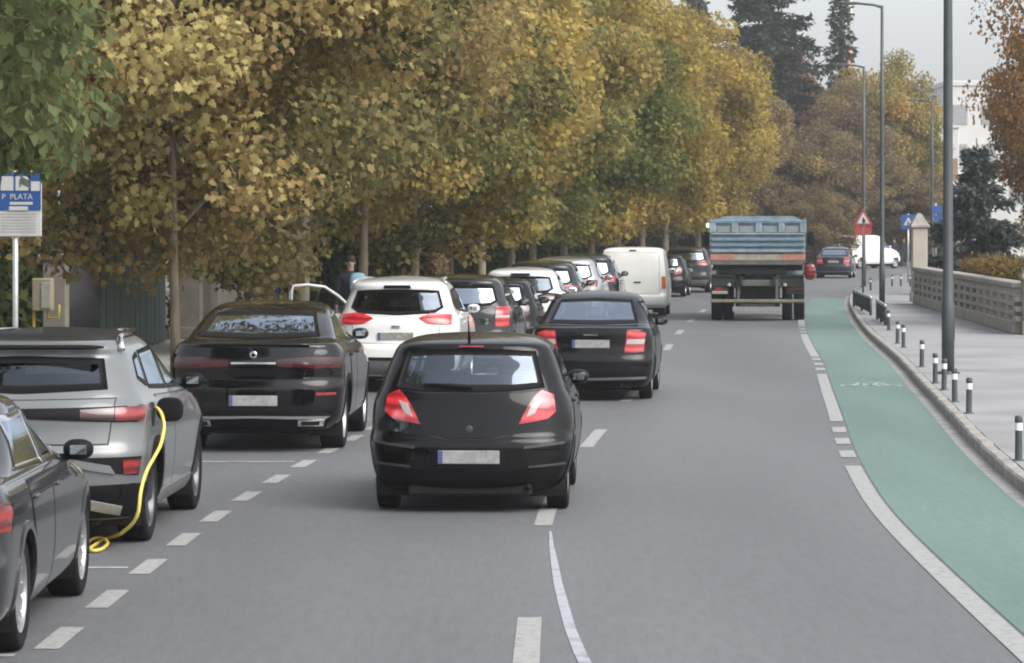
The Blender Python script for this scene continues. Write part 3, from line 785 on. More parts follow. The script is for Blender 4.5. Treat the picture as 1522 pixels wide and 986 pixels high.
SEDAN = dict(H=1.505, belt=1.0, r=.305, R2=.375, lip=.05, tw=.185, axles=(.97, 3.45), n=2.9, ring=.045,
    keys=[(.20, .14, 4.17, .76, .45), (.30, .04, 4.26, .82), (.44, .0, 4.31, .845), (.585, .0, 4.30, .855), (.63, .03, 4.28, .855), (.80, .05, 4.12, .850), (.93, .05, 3.70, .838),
          (1.0, .06, 3.36, .815, .42), (1.03, .12, 3.24, .795), (1.05, .46, 3.17, .775, .42), (1.10, .66, 3.08, .755), (1.24, .96, 2.82, .702), (1.36, 1.22, 2.54, .652, .4),
          (1.43, 1.42, 2.38, .60), (1.47, 1.62, 2.26, .48), (1.495, 1.8, 2.15, .26, .2), (1.505, 1.9, 2.05, .05, .05)],
    rearwin=([(-.63, 1.075), (0, 1.06), (.63, 1.075)], [(-.51, 1.385), (0, 1.41), (.51, 1.385)]),
    shield=([(-.68, 1.06), (0, 1.05), (.68, 1.06)], [(-.51, 1.38), (0, 1.40), (.51, 1.38)]),
    sidewin=[([(2.0, 1.03), (2.92, 1.02)], [(2.0, 1.375), (2.48, 1.35)]), ([(1.02, 1.06), (1.92, 1.03)], [(1.36, 1.36), (1.92, 1.375)])],
    doors=[([(1.97, .26), (2.94, .26)], [(1.97, .985), (2.98, .97)]), ([(1.40, .27), (1.94, .26)], [(1.12, .99), (1.94, .985)])],
    lid=([(-.52, .70), (0, .685), (.52, .70)], [(-.50, 1.0), (0, 1.015), (.50, 1.0)]),
    rear=[('tail_light', 'red_lit', [(.46, .685), (.6, .68), (.72, .69)], [(.50, .985), (.62, .99), (.745, .95)], .016, True),
          ('tail_light_lens', 'clear', [(.49, .80), (.72, .80)], [(.50, .865), (.735, .865)], .022, True),
          ('lower_bumper', 'plastic', [(-.70, .235), (0, .22), (.70, .235)], [(-.76, .35), (0, .34), (.76, .35)], .008, False),
          ('bumper_strip', 'greyplastic', [(-.74, .315), (0, .30), (.74, .315)], [(-.76, .345), (0, .33), (.76, .345)], .016, False),
          ('boot_emblem', 'chrome', [(-.10, .915), (.10, .915)], [(-.10, .935), (.10, .935)], .016, False)],
    plate=(0, .80), mirror=(2.76, 1.03), seat_y=1.45)

IDSUV = dict(H=1.63, belt=1.10, r=.365, R2=.45, lip=.065, tw=.235, axles=(.93, 3.70), n=2.6, ring=.05,
    keys=[(.21, .24, 4.4, .80, .5), (.32, .09, 4.52, .87), (.46, .02, 4.57, .905), (.62, .0, 4.58, .922), (.72, .0, 4.56, .928), (.80, .045, 4.5, .925), (.92, .06, 4.32, .915), (1.0, .06, 4.0, .912),
          (1.07, .085, 3.65, .895), (1.12, .12, 3.45, .862), (1.18, .17, 3.32, .83, .45), (1.32, .29, 3.02, .775), (1.45, .39, 2.76, .722), (1.50, .38, 2.65, .695, .4), (1.535, .40, 2.55, .665), (1.575, .6, 2.4, .60, .45),
          (1.605, .95, 2.15, .48), (1.624, 1.4, 1.85, .24, .2), (1.63, 1.5, 1.7, .05, .08)],
    rearwin=([(-.64, 1.20), (0, 1.17), (.64, 1.20)], [(-.58, 1.425), (0, 1.45), (.58, 1.425)]),
    shield=([(-.74, 1.13), (0, 1.12), (.74, 1.13)], [(-.56, 1.48), (0, 1.5), (.56, 1.48)]),
    sidewin=[([(1.98, 1.13), (2.98, 1.10)], [(1.98, 1.475), (2.55, 1.46)]), ([(1.10, 1.17), (1.90, 1.13)], [(1.22, 1.46), (1.90, 1.475)]), ([(.74, 1.26), (1.04, 1.19)], [(.90, 1.42), (1.13, 1.455)])],
    doors=[([(1.94, .34), (3.05, .34)], [(1.94, 1.09), (3.10, 1.06)]), ([(1.45, .35), (1.90, .34)], [(1.16, 1.11), (1.90, 1.09)])],
    lid=([(-.66, .80), (0, .80), (.66, .80)], [(-.70, 1.13), (0, 1.12), (.70, 1.13)]),
    rear=[('light_bar', 'plastic', [(-.86, .955), (0, .99), (.86, .955)], [(-.88, 1.075), (0, 1.06), (.88, 1.075)], .012, False),
          ('tail_light', 'red_dim', [(.46, .985), (.70, .972)], [(.46, 1.05), (.70, 1.06)], .018, True),
          ('tail_light', 'red', [(.705, .972), (.89, .965)], [(.705, 1.06), (.90, 1.07)], .018, True),
          ('lower_bumper', 'plastic', [(-.72, .235), (0, .23), (.72, .235)], [(-.85, .50), (0, .47), (.85, .50)], .008, False),
          ('bumper_strip', 'galv', [(.50, .32), (.72, .26)], [(.40, .42), (.75, .33)], .018, True),
          ('bumper_recess', 'plastic', [(.42, .62), (.87, .56)], [(.42, .70), (.89, .70)], .010, True),
          ('bumper_crease', 'paint', [(.44, .625), (.72, .575)], [(.42, .69), (.68, .64)], .018, True),
          ('rear_reflector', 'red', [(.77, .575), (.86, .575)], [(.77, .68), (.88, .68)], .018, True)],
    plate=(0, .74), mirror=(2.86, 1.13), shelf=.8)

COUPE = dict(H=1.60, belt=1.12, r=.372, R2=.45, lip=.06, tw=.26, axles=(.98, 3.85), n=2.6, ring=.045, af=1.1,
    keys=[(.24, .20, 4.55, .83, .5), (.35, .06, 4.66, .90), (.50, .0, 4.72, .93), (.70, .0, 4.73, .945), (.80, .03, 4.65, .945), (.95, .02, 4.4, .94), (1.05, .03, 4.05, .93),
          (1.11, .04, 3.65, .905), (1.155, .05, 3.45, .87, .42), (1.18, .14, 3.35, .84), (1.21, .40, 3.26, .81, .42), (1.30, .66, 3.05, .765), (1.42, 1.02, 2.78, .705, .4), (1.50, 1.32, 2.60, .655),
          (1.55, 1.58, 2.45, .59), (1.58, 1.82, 2.32, .45), (1.595, 2.0, 2.25, .2, .1), (1.60, 2.1, 2.2, .05, .05)],
    rearwin=([(-.66, 1.235), (0, 1.215), (.66, 1.235)], [(-.55, 1.475), (0, 1.50), (.55, 1.475)]),
    shield=([(-.72, 1.19), (0, 1.18), (.72, 1.19)], [(-.55, 1.49), (0, 1.50), (.55, 1.49)]),
    sidewin=[([(2.06, 1.155), (3.02, 1.12)], [(2.06, 1.485), (2.55, 1.47)]), ([(1.05, 1.22), (1.98, 1.158)], [(1.45, 1.44), (1.98, 1.485)])],
    doors=[([(2.02, .36), (3.12, .36)], [(2.02, 1.11), (3.16, 1.07)]), ([(1.52, .37), (1.98, .36)], [(1.20, 1.13), (1.98, 1.11)])],
    lid=([(-.52, .80), (0, .79), (.52, .80)], [(-.66, 1.13), (0, 1.135), (.66, 1.13)]),
    rear=[('tail_light', 'red_dim', [(.26, .935), (.6, .91), (.90, .91)], [(.24, 1.005), (.6, 1.03), (.91, 1.02)], .016, True),
          ('boot_chrome', 'chrome', [(-.24, .955), (.24, .955)], [(-.24, .975), (.24, .975)], .016, False),
          ('lower_bumper', 'plastic', [(-.74, .26), (0, .26), (.74, .26)], [(-.84, .43), (0, .43), (.84, .43)], .008, False),
          ('bumper_strip', 'chrome', [(-.74, .365), (0, .385), (.74, .365)], [(-.80, .40), (0, .41), (.80, .40)], .018, False),
          ('exhaust_trim', 'chrome', [(.46, .30), (.72, .30)], [(.47, .365), (.74, .365)], .024, True),
          ('exhaust_outlet', 'seam', [(.50, .315), (.68, .315)], [(.50, .35), (.69, .35)], .028, True),
          ('rear_reflector', 'red', [(.66, .62), (.86, .62)], [(.66, .65), (.86, .65)], .016, True)],
    plate=(0, .565), mirror=(2.95, 1.17), seat_y=1.35)

SUV = dict(H=1.69, belt=1.12, r=.345, R2=.425, lip=.055, tw=.225, axles=(.88, 3.57), n=2.7, ring=.045,
    keys=[(.24, .20, 4.36, .81, .5), (.36, .05, 4.46, .875), (.52, .0, 4.52, .912), (.66, .0, 4.51, .92), (.72, .04, 4.49, .92), (.85, .055, 4.38, .918), (.98, .06, 4.1, .915), (1.06, .08, 3.75, .90),
          (1.12, .12, 3.45, .868), (1.18, .16, 3.3, .83, .45), (1.34, .26, 2.98, .775), (1.48, .34, 2.72, .725), (1.545, .33, 2.58, .695, .4), (1.58, .34, 2.48, .67), (1.63, .52, 2.32, .60, .45),
          (1.66, .9, 2.12, .48), (1.682, 1.35, 1.85, .24, .2), (1.69, 1.5, 1.7, .05, .08)],
    rearwin=([(-.68, 1.24), (-.56, 1.16), (0, 1.13), (.56, 1.16), (.68, 1.24)], [(-.60, 1.49), (-.4, 1.505), (0, 1.51), (.4, 1.505), (.60, 1.49)]),
    shield=([(-.74, 1.14), (0, 1.13), (.74, 1.14)], [(-.56, 1.53), (0, 1.55), (.56, 1.53)]),
    sidewin=[([(1.95, 1.14), (2.95, 1.11)], [(1.95, 1.52), (2.50, 1.50)]), ([(1.05, 1.19), (1.87, 1.145)], [(1.15, 1.495), (1.87, 1.52)]), ([(.66, 1.28), (.98, 1.20)], [(.80, 1.45), (1.06, 1.49)])],
    doors=[([(1.91, .34), (2.98, .34)], [(1.91, 1.10), (3.02, 1.07)]), ([(1.38, .35), (1.88, .34)], [(1.10, 1.12), (1.88, 1.10)])],
    lid=([(-.60, .74), (0, .72), (.60, .74)], [(-.66, 1.14), (0, 1.10), (.66, 1.14)]),
    rear=[('tail_light', 'red_lit', [(.33, 1.085), (.46, 1.01), (.60, 1.0), (.80, 1.0)], [(.34, 1.095), (.48, 1.155), (.60, 1.165), (.80, 1.14)], .014, True),
          ('brake_lamp', 'red_lit', [(.42, 1.065), (.52, 1.02), (.70, 1.015)], [(.42, 1.09), (.52, 1.12), (.70, 1.125)], .020, True),
          ('high_brake_light', 'plastic', [(-.20, 1.525), (.20, 1.525)], [(-.19, 1.565), (.19, 1.565)], .02, False),
          ('lower_bumper', 'greyplastic', [(-.74, .27), (0, .27), (.74, .27)], [(-.84, .52), (0, .52), (.84, .52)], .008, False),
          ('bumper_strip', 'plastic', [(-.80, .49), (0, .48), (.80, .49)], [(-.85, .53), (0, .525), (.85, .53)], .016, False),
          ('boot_emblem', 'chrome', [(-.06, .945), (.06, .945)], [(-.06, .985), (.06, .985)], .016, False)],
    plate=(0, .83), mirror=(2.80, 1.15), shelf=.75)

VAN = dict(H=1.88, belt=1.12, r=.32, R2=.40, lip=.05, tw=.20, axles=(.80, 3.70), n=4.5, nf=2.4, ring=.05, af=.9,
    keys=[(.26, .14, 4.40, .84, .22), (.34, .04, 4.50, .875), (.50, .0, 4.55, .895), (.60, .0, 4.54, .90), (.63, .05, 4.5, .90), (.85, .06, 4.4, .90), (1.0, .07, 4.15, .897), (1.10, .075, 3.85, .892),
          (1.18, .085, 3.65, .882), (1.45, .12, 3.35, .852), (1.70, .16, 3.05, .815), (1.78, .19, 2.92, .79), (1.83, .26, 2.8, .73, .3), (1.86, .45, 2.6, .60), (1.875, .8, 2.2, .35), (1.88, 1.1, 1.7, .05, .08)],
    rearwin=None,
    shield=([(-.74, 1.2), (0, 1.19), (.74, 1.2)], [(-.64, 1.70), (0, 1.72), (.64, 1.70)]),
    sidewin=[([(2.45, 1.17), (3.42, 1.15)], [(2.45, 1.67), (2.95, 1.64)])],
    doors=[([(2.42, .36), (3.50, .36)], [(2.42, 1.13), (3.55, 1.11)]), ([(1.35, .36), (2.38, .36)], [(1.35, 1.66), (2.38, 1.68)])],
    lid=([(-.72, .64), (0, .64), (.72, .64)], [(-.70, 1.74), (0, 1.75), (.70, 1.74)]),
    rear=[('tail_light', 'orange_lens', [(.77, .78), (.875, .78)], [(.77, 1.10), (.87, 1.10)], .016, True),
          ('rear_handle', 'plastic', [(.04, .93), (.22, .93)], [(.04, .965), (.22, .965)], .022, False),
          ('high_brake_light', 'plastic', [(-.09, 1.775), (.09, 1.775)], [(-.09, 1.80), (.09, 1.80)], .018, False),
          ('rear_bumper', 'paint', [(-.84, .36), (0, .36), (.84, .36)], [(-.86, .56), (0, .56), (.86, .56)], .022, False)],
    plate=None, mirror=(3.12, 1.2), seat_y=1.6)

P_black = paint('black car paint', (.003, .003, .004), .0, .25, .9)
P_dgrey = paint('charcoal car paint', (.0045, .0043, .005), .0, .35, .6)
P_aveo = paint('dark grey car paint', (.006, .006, .007), .0, .35, .6)
P_id = paint('blue grey car paint', (.15, .16, .163), .1, .35, .7)
P_sed = paint('graphite car paint', (.042, .042, .046), .6, .35)
P_white = paint('white car paint', (.80, .81, .79), .0, .35)
P_vanw = paint('cream white van paint', (.80, .80, .755), .0, .45, .6)
P_navy = paint('dark navy car paint', (.02, .022, .035), .4, .35)
P_silv = paint('silver car paint', (.42, .43, .44), .7, .35)
P_red = paint('dark red car paint', (.20, .02, .025), .3, .35)
P_dsuv = paint('dark green grey car paint', (.018, .02, .02), .1, .35)

# 1 hatchback in the left lane
hb, S_ = build_car('hatchback_car', HATCH, -.365, 26.95, .048, P_dgrey, 'black hatchback with lit red tail lights driving in the left lane, nearest moving car', glass='glass', rim='steel_rim', spokes=9, res=1.15, driver=True)
a = S_.map('rear', np.array([-.03]), np.array([1.444]), 0.0)[0]
MB().tube([(a[0], a[1] + .06, 1.45), (a[0], a[1] - .02, 1.54), (a[0], a[1] - .10, 1.66)], [.014, .007, .004], 8).build('roof_antenna', 'plastic', hb)
wp = [S_.map('rear', np.array([q]), np.array([zz]), .03)[0] for q, zz in ((0.02, 1.055), (-.15, 1.065), (-.38, 1.072))]
w_ = MB().tube(wp, [.02, .016, .012], 8).build('rear_wiper', 'plastic', hb)
em = S_.map('rear', np.array([0.0]), np.array([.715]), .012)[0]
MB().lathe([(.0, -.003), (.026, -.003), (.032, 0), (.032, .01)], (em[0], em[1], em[2]), axis='y', seg=24).build('boot_emblem', 'trim', hb)
MB().tube([(.5, .25, .235), (.5, .08, .225)], .024, 10).build('exhaust_pipe', 'tyre', hb)

# 2 sedan ahead of it
sd, S_ = build_car('sedan_car', SEDAN, 1.09, 44.3, .085, P_aveo, 'dark grey sedan with red tail lights on the lane dashes ahead of the black hatchback', glass='glass_mid', rear_glass='glass_mid', rim='steel_rim', spokes=8)
MB().tube([(.42, .3, .235), (.42, .08, .225)], .024, 10).build('exhaust_pipe', 'tyre', sd)

# 3 parked electric suv with charging cable
ev, S_ = build_car('electric_suv', IDSUV, -3.70, 23.85, .03, P_id, 'blue-grey electric SUV with black roof parked at the kerb, yellow charging cable plugged in', glass='glass_mid', rear_glass='glass_dark',
    rim='darkalloy', spokes=5, res=1.15, roof_mat=paint('black roof', (.02, .02, .02), .0, .5, .15), roof_z=1.555, arch='plastic', mirror_mat='plastic', frame='plastic', plate_mat='plate')
for sg in (1, -1):
    rp_ = [S_.map('side', np.array([q]), np.array([zz]), .03, sg)[0] for q, zz in ((.62, 1.49), (.75, 1.545), (1.1, 1.565), (1.8, 1.567), (2.3, 1.555), (2.55, 1.52))]
    MB().tube(rp_, .024, 8).build('roof_rail', 'chrome', ev)
fl = S_.map('side', np.array([.78]), np.array([.985]), .004, 1)[0]
so = MB().lathe([(0, .004), (.085, .004), (.095, .0), (.095, -.02)], tuple(fl), axis='x', seg=20).build('charging_socket', 'seam', ev)
MB().blob((fl[0] + .11, fl[1] + .13, fl[2] + .03), (.105, .012, .095), .7).build('charging_flap', 'plastic', so)
sp_ = MB().blob((0, .40, 1.515), (.60, .09, .018), .5).build('roof_spoiler', 'plastic', ev)
for sg in (1, -1):
    car_patch(S_, ev, 'bumper_corner', 'plastic', 'side', [(.24, .235), (.50, .235)], [(.17, .495), (.50, .495)], .010, .016, sg, 8, 6)
    g_ = car_patch(S_, ev, 'sill_trim', 'greyplastic', 'side', [(1.30, .235), (3.30, .235)], [(1.42, .36), (3.20, .36)], .012, .02, sg, 20, 4)

# the yellow cable in the world: socket -> hanging bow -> ground loop
cab = [(224, 613, 24.75), (232, 606, 24.6), (240, 615, 24.5), (244, 636, 24.4), (239, 660, 24.25), (229, 680, 24.05), (219, 698, 23.85), (212, 718, 23.7), (208, 740, 23.6), (206, 760, 23.6), (199, 776, 23.65), (187, 788, 23.8)]
pts = [at(*q) for q in cab] + [gp(171, 797, .06), gp(153, 802, .02), gp(141, 810, .02), gp(134, 815, .02), gp(140, 819, .02), gp(152, 816, .02), gp(160, 809, .025), gp(156, 802, .045), gp(146, 799, .045), gp(136, 802, .03), gp(124, 811, .02), gp(100, 826, .02), gp(60, 835, .02)]
pa = np.array([tuple(p) for p in pts]); tt = np.r_[0, np.cumsum(np.linalg.norm(np.diff(pa, axis=0), axis=1))]
qq = np.linspace(0, tt[-1], 110); pp = np.stack([pchip(tt, pa[:, j], qq) for j in range(3)], 1)
M['cable'] = pmat('yellow cable rubber', (.75, .60, .12), .45, .06)
put(MB().tube([tuple(p) for p in pp], .0135, 8).build('charging_cable', 'cable'), 'yellow charging cable hanging from the electric SUV and looped on the tarmac', 'cable')

# 4 graphite sedan at the left edge of the frame
LS = scaled(SEDAN, 1.07, 1.113, .965, r=.335, R2=.405, tw=.225, lip=.045)
LS['rear'] = [q for q in LS['rear'] if not q[0].startswith('tail')] + [('tail_light', 'red', [(.45, .76), (.70, .745), (.905, .75)], [(.45, .90), (.70, .92), (.905, .90)], .014, True)]
ls, S_ = build_car('parked_sedan', LS, -3.68, 17.25, -.008, P_sed, 'graphite sedan parked at the left edge of the photo, nearest parked car', glass='glass_mid', rim='alloy', spokes=14, res=1.15, frame='chrome', mirror_mat='plastic', mats={'tail_light': 'red'})

# 5 black coupe suv
cp, S_ = build_car('coupe_suv', COUPE, -2.77, 34.2, .035, P_black, 'glossy black coupe SUV with chrome exhaust trim parked behind the charging electric SUV', glass='glass_mid', rear_glass='glass_mid', rim='alloy', spokes=10, frame='chrome', arch='plastic')
em = S_.map('rear', np.array([0.0]), np.array([1.055]), .012)[0]
MB().lathe([(.018, -.003), (.034, -.003), (.04, 0), (.04, .01)], (em[0], em[1], em[2]), axis='y', seg=24).build('boot_emblem', 'chrome', cp)
MB().blob((0, .09, 1.165), (.62, .06, .016), .5).build('boot_spoiler', P_black, cp)
# 6 white suv with its driver's door open
ws, S_ = build_car('white_suv', SUV, -1.70, 46.5, .06, P_white, 'white SUV with lit brake lights and its driver door open towards the pavement', glass='glass_mid', rear_glass='glass_dark', rim='alloy', spokes=5, open_door=True, plate_mat='plate_grey', arch='greyplastic')
for sg in (1, -1):
    rp_ = [S_.map('side', np.array([q]), np.array([zz]), .035, sg)[0] for q, zz in ((.62, 1.57), (.75, 1.615), (1.1, 1.625), (1.8, 1.625), (2.2, 1.60))]
    MB().tube(rp_, .02, 8).build('roof_rail', 'galv', ws)
# the open door swings on its front edge: hinge at the left A-pillar
hx, hy = -.90, 2.98
dz = math.radians(66)
def dpt(u, h, t=0.0):      # u metres back from the hinge, h height, t thickness
    return (hx - u * math.sin(dz) + t * math.cos(dz), hy - u * math.cos(dz) - t * math.sin(dz), h)
low = [(0.02, .36), (1.04, .36), (1.08, .75), (1.06, 1.10), (0.0, 1.08)]
b = MB(); n = len(low)
b.add([dpt(u, h) for u, h in low] + [dpt(u, h, .09) for u, h in low], [tuple(range(n)), tuple(range(2 * n - 1, n - 1, -1))] + [(i, (i + 1) % n, (i + 1) % n + n, i + n) for i in range(n)])
od = b.build('open_door', P_white, ws)
MB().tube([dpt(0.0, 1.09, .045), dpt(.30, 1.36, .045), dpt(.52, 1.50, .045), dpt(.80, 1.535, .045), dpt(1.02, 1.52, .045), dpt(1.05, 1.44, .045), dpt(1.06, 1.10, .045)], .022, 8).build('window_frame', P_white, od)
gpz = [(.03, 1.10), (1.04, 1.10), (1.03, 1.44), (.99, 1.50), (.80, 1.52), (.52, 1.48), (.30, 1.34)]
link('door_window', mesh([dpt(u, h, .045) for u, h in gpz], [tuple(range(len(gpz)))]), od, 'glass')

# 7.. the cars parked along the left
def park(name, sp, y, dx, pnt, label, **k):
    x = xc(y + 2) - 2.76 - .92 + dx
    return build_car(name, sp, x, y, slope(y + 2), pnt, label, group='cars parked along the left kerb', **k)
DUST = scaled(SUV, .98, .95, .965)
DUST['rear'] = [q for q in DUST['rear'] if q[0] not in ('tail_light', 'brake_lamp')] + [('tail_light', 'red', [(.64, .78), (.84, .78)], [(.64, .92), (.85, .92)], .016, True), ('tail_light_lens', 'clear', [(.64, .925), (.85, .925)], [(.64, .965), (.85, .965)], .018, True), ('tail_light', 'red', [(.64, .97), (.85, .97)], [(.65, 1.10), (.85, 1.10)], .016, True)]
park('parked_car', DUST, 52.6, .33, P_dsuv, 'dark boxy SUV with red tail lamp parked ahead of the white open-doored SUV', res=.8, glass='glass_mid', rim='alloy', spokes=5, mats={'boot_emblem': None, 'tail_light': 'red_lit'})
SMALL = scaled(HATCH, 1.0, .97, .99)
park('parked_car', SMALL, 58.1, .42, P_dgrey, 'charcoal small hatchback parked between the dark boxy SUV and the white crossover', res=.7, glass='glass_mid', mats={'tail_light': 'red_dim', 'tail_light_lens': 'red_dim'})
CROSS = scaled(SUV, .97, .95, .955)
park('parked_car', CROSS, 63.4, .60, P_white, 'white crossover with black tailgate strip parked past the small charcoal hatchback', res=.7, glass='glass_dark', mats={'tail_light': 'plastic', 'brake_lamp': 'red_dim', 'boot_emblem': None})
park('parked_car', scaled(SUV, 1, 1.02, 1.0), 69.0, .62, P_dsuv, 'dark green-grey estate parked just past the white crossover', res=.6, glass='glass_mid', mats={'tail_light': 'red', 'brake_lamp': 'red'})
park('parked_car', scaled(SUV, 1, .98, 1.02), 75.0, .72, P_silv, 'silver-grey tall car parked in front of the white panel van on the left', res=.6, glass='glass_mid', mats={'tail_light': 'red', 'brake_lamp': 'red'})
park('parked_car', scaled(SUV, .98, .95, 1.03), 80.8, .82, P_navy, 'navy car with bright red tail light parked half hidden by the white van', res=.6, glass='glass_mid', mats={'tail_light': 'red_lit'})
park('parked_car', SMALL, 110.0, 1.15, P_dgrey, 'dark hatchback parked far down the street just right of the white van', res=.5, glass='glass_mid', mats={'tail_light': 'red', 'brake_lamp': 'red'})
park('parked_car', scaled(SUV, 1, 1, 1), 117.0, 1.5, P_dsuv, 'dark SUV parked far ahead between the white van and the dump truck', res=.5, glass='glass_mid', mats={'tail_light': 'red', 'brake_lamp': 'red'})
build_car('far_car', scaled(HATCH, 1, 1, 1), xc(128) - 2.0, 128.0, slope(128), P_sed, 'grey car with lit red lights far ahead beside the dump truck', res=.5, glass='glass_mid')
# moving van
build_car('panel_van', VAN, 3.20, 85.0, .085, P_vanw, 'white windowless panel van driving in the left lane ahead of the dark sedan', cat='van', res=.8, rim='steel_rim', spokes=7)
# at the far junction
fc = gp(1238, 414)
build_car('dark_sedan', scaled(SEDAN, 1.02, 1.02, .98), fc.x, fc.y, .17, P_navy, 'dark sedan turning at the far junction right of the dump truck', res=.5, glass='glass_mid')
fv = gp(1264, 402)
build_car('white_van', scaled(VAN, 1, 1.05, 1.04), fv.x, fv.y + 6, 1.1, P_white, 'white van parked across the far junction behind the dark sedan', cat='van', res=.5)

# ---------------------------------------------------------------- dump truck, rear towards us
M['tblue'] = pmat('faded blue tailgate paint', (.225, .295, .33), .65, .28, 3.5, bump=.1)
M['tblue2'] = pmat('darker blue rib paint', (.14, .215, .285), .65, .25, 4)
M['torange'] = pmat('faded orange warning strip', (.46, .21, .15), .6, .2, 6)
M['tplank'] = pmat('dusty sill plank', (.36, .32, .25), .8, .2, 6)
M['tchassis'] = pmat('dirty chassis steel', (.016, .018, .016), .8, .3, 5)
M['tframe'] = pmat('dusty steel frame', (.12, .12, .105), .7, .25, 5)
M['tbump'] = pmat('olive bumper bar', (.19, .185, .13), .7, .2, 5)
M['mud'] = pmat('green mudguard', (.022, .03, .022), .7, .2, 5)
tk = put(empty('dump_truck', (6.30, 82.0, 0), -math.atan(.085)), 'blue dump truck seen from behind, driving in the right lane', 'truck')
tg = MB().prism([(-1.225, 1.74), (1.225, 1.74), (1.235, 2.53), (1.10, 2.61), (.92, 2.70), (-.80, 2.70), (-1.08, 2.61), (-1.235, 2.53)], 0.0, .07).build('tailgate', 'tblue', tk)
for zz, h in ((1.80, .07), (1.945, .075), (2.09, .075), (2.235, .05)): MB().box((0, -.03, zz), (2.40, .06, h), bev=.015).build('rib', 'tblue2' if zz in (1.945, 2.09) else 'tblue', tg)
for xx in (-1.16, -.59, 0.02, .61, 1.16): MB().box((xx, -.025, 2.40), (.17, .05, .27), bev=.015).build('upright_rib', 'tblue', tg)
MB().box((0, -.02, 2.56), (2.38, .04, .05), bev=.01).build('rib', 'tblue2', tg)
for xx in (-.86, -.29, .32, .88): MB().box((xx, -.01, 2.50), (.33, .03, .07), bev=.01).build('upper_recess', 'tblue2', tg)
M['tfade'] = pmat('sun-faded panel', (.25, .285, .29), .7, .15, 5)
for xx in (-.86, -.29, .32, .88): MB().box((xx, -.006, 2.36), (.34, .02, .17), bev=.005).build('faded_panel', 'tfade', tg)
for xx in (-1.2, 1.2): MB().tube([(xx, -.02, 2.55), (xx, .05, 2.62)], .03, 8).build('hinge', 'tframe', tg)
MB().prism([(-1.22, 1.55), (1.22, 1.55), (1.235, 2.5), (-1.235, 2.5)], .075, 4.6).build('tipper_body', 'tblue', tk)
MB().box((0, 2.3, 2.55), (2.5, 4.7, .1), bev=.02).build('body_rim', 'tblue2', tk)
MB().box((0, .03, 1.64), (1.24, .10, .16), bev=.01).build('sill_plank', 'tplank', tk)
for sg in (-1, 1): MB().box((sg * .92, .03, 1.645), (.60, .10, .17), bev=.01).build('warning_strip', 'torange', tk)
MB().box((0, .05, 1.50), (2.40, .14, .11), bev=.01).build('rear_beam', 'tframe', tk)
for sg in (-1, 1):
    MB().box((sg * .42, 3.4, 1.02), (.09, 7.0, .26), bev=.01).build('chassis_rail', 'tchassis', tk)
    MB().box((sg * .88, .75, 1.16), (.62, 1.35, .05), bev=.02).build('mudguard', 'mud', tk)
    MB().box((sg * .88, .14, 1.02), (.60, .03, .28), bev=.01).build('mud_flap', 'mud', tk)
    MB().box((sg * .49, .05, .78), (.075, .08, .55), bev=.01).build('frame_upright', 'tframe', tk)
    MB().box((sg * .97, .03, .78), (.46, .06, .17), bev=.015).build('lamp_box', 'tchassis', tk)
MB().box((0, .9, .62), (1.15, .3, .55), bev=.03).build('axle_housing', 'tchassis', tk)
MB().box((0, .06, .98), (1.05, .10, .16), bev=.015).build('cross_member', 'tframe', tk)
MB().box((0, .2, 1.28), (1.5, .2, .16), bev=.02).build('pivot_beam', 'tchassis', tk)
MB().box((0, 2.4, 1.40), (2.3, 4.5, .20), bev=.02).build('underside_shade_plate', 'tchassis', tk)  # dark plate added to give the blue underside its shade
MB().box((0, .0, .52), (2.42, .09, .085), bev=.015).build('rear_bumper', 'tbump', tk)
MB().box((0, .05, .42), (.9, .06, .06), bev=.01).build('tow_bar', 'tframe', tk)
MB().box((-.05, -.02, .31), (1.18, .02, .13), bev=.006).build('number_plate', 'plate', tk)
tl = MB().box((-1.0, -.01, .83), (.20, .03, .10), bev=.01).build('tail_light', 'red', tk)
MB().box((-.97, -.012, .735), (.40, .03, .08), bev=.01).build('lamp_strip', 'tplank', tk)
MB().box((1.0, -.01, .84), (.34, .03, .09), bev=.01).build('tail_light', 'red_dim', tk)
for xx in (-.73, .70): MB().blob((xx, .0, .93), (.05, .04, .045), .8).build('marker_lamp', 'clear', tk)
MB().tube([(1.15, .1, 1.22), (1.30, .06, 1.25)], .02, 8).build('lamp_bracket', 'tchassis', tk)
MB().blob((1.34, .05, 1.27), (.15, .09, .21), .75).build('side_marker_lamp', 'red', tk)
MB().tube([(-1.2, 4.7, 2.3), (-1.34, 4.7, 2.44)], .02, 8).build('lamp_bracket', 'tchassis', tk)
M['lamp_white'] = pmat('small white lamp', (.85, .83, .7), .3, .04, emit=(1, .97, .8), es=.9)
MB().blob((-1.36, 4.66, 2.46), (.07, .05, .065), .8).build('work_lamp', 'lamp_white', tk)
for ya in (1.35, 4.9):
    for sg in (-1, 1):
        add_wheel(tk, sg * 1.07, ya, .50, .27, sg, 'tframe', 8)
        if ya < 2: add_wheel(tk, sg * .76, ya, .50, .27, sg, 'tframe', 8)
MB().tube([(-.9, 1.35, .5), (.9, 1.35, .5)], .08, 10).build('rear_axle', 'tchassis', tk)
MB().blob((0, 1.35, .52), (.24, .22, .22), .8).build('differential', 'tchassis', tk)
cabm = MB().prism([(-1.15, .75), (1.15, .75), (1.18, 1.6), (1.08, 2.55), (.95, 2.66), (-.95, 2.66), (-1.08, 2.55), (-1.18, 1.6)], 4.75, 6.5).build('cab', 'tblue', tk)
MB().box((0, 4.73, 2.15), (1.3, .03, .5), bev=.01).build('cab_window', 'glass_dark', cabm)
for sg in (-1, 1):
    MB().blob((sg * 1.42, 6.2, 2.1), (.09, .07, .2), .5).tube([(sg * 1.15, 6.2, 2.2), (sg * 1.40, 6.2, 2.2)], .015, 6).build('wing_mirror', 'plastic', cabm)
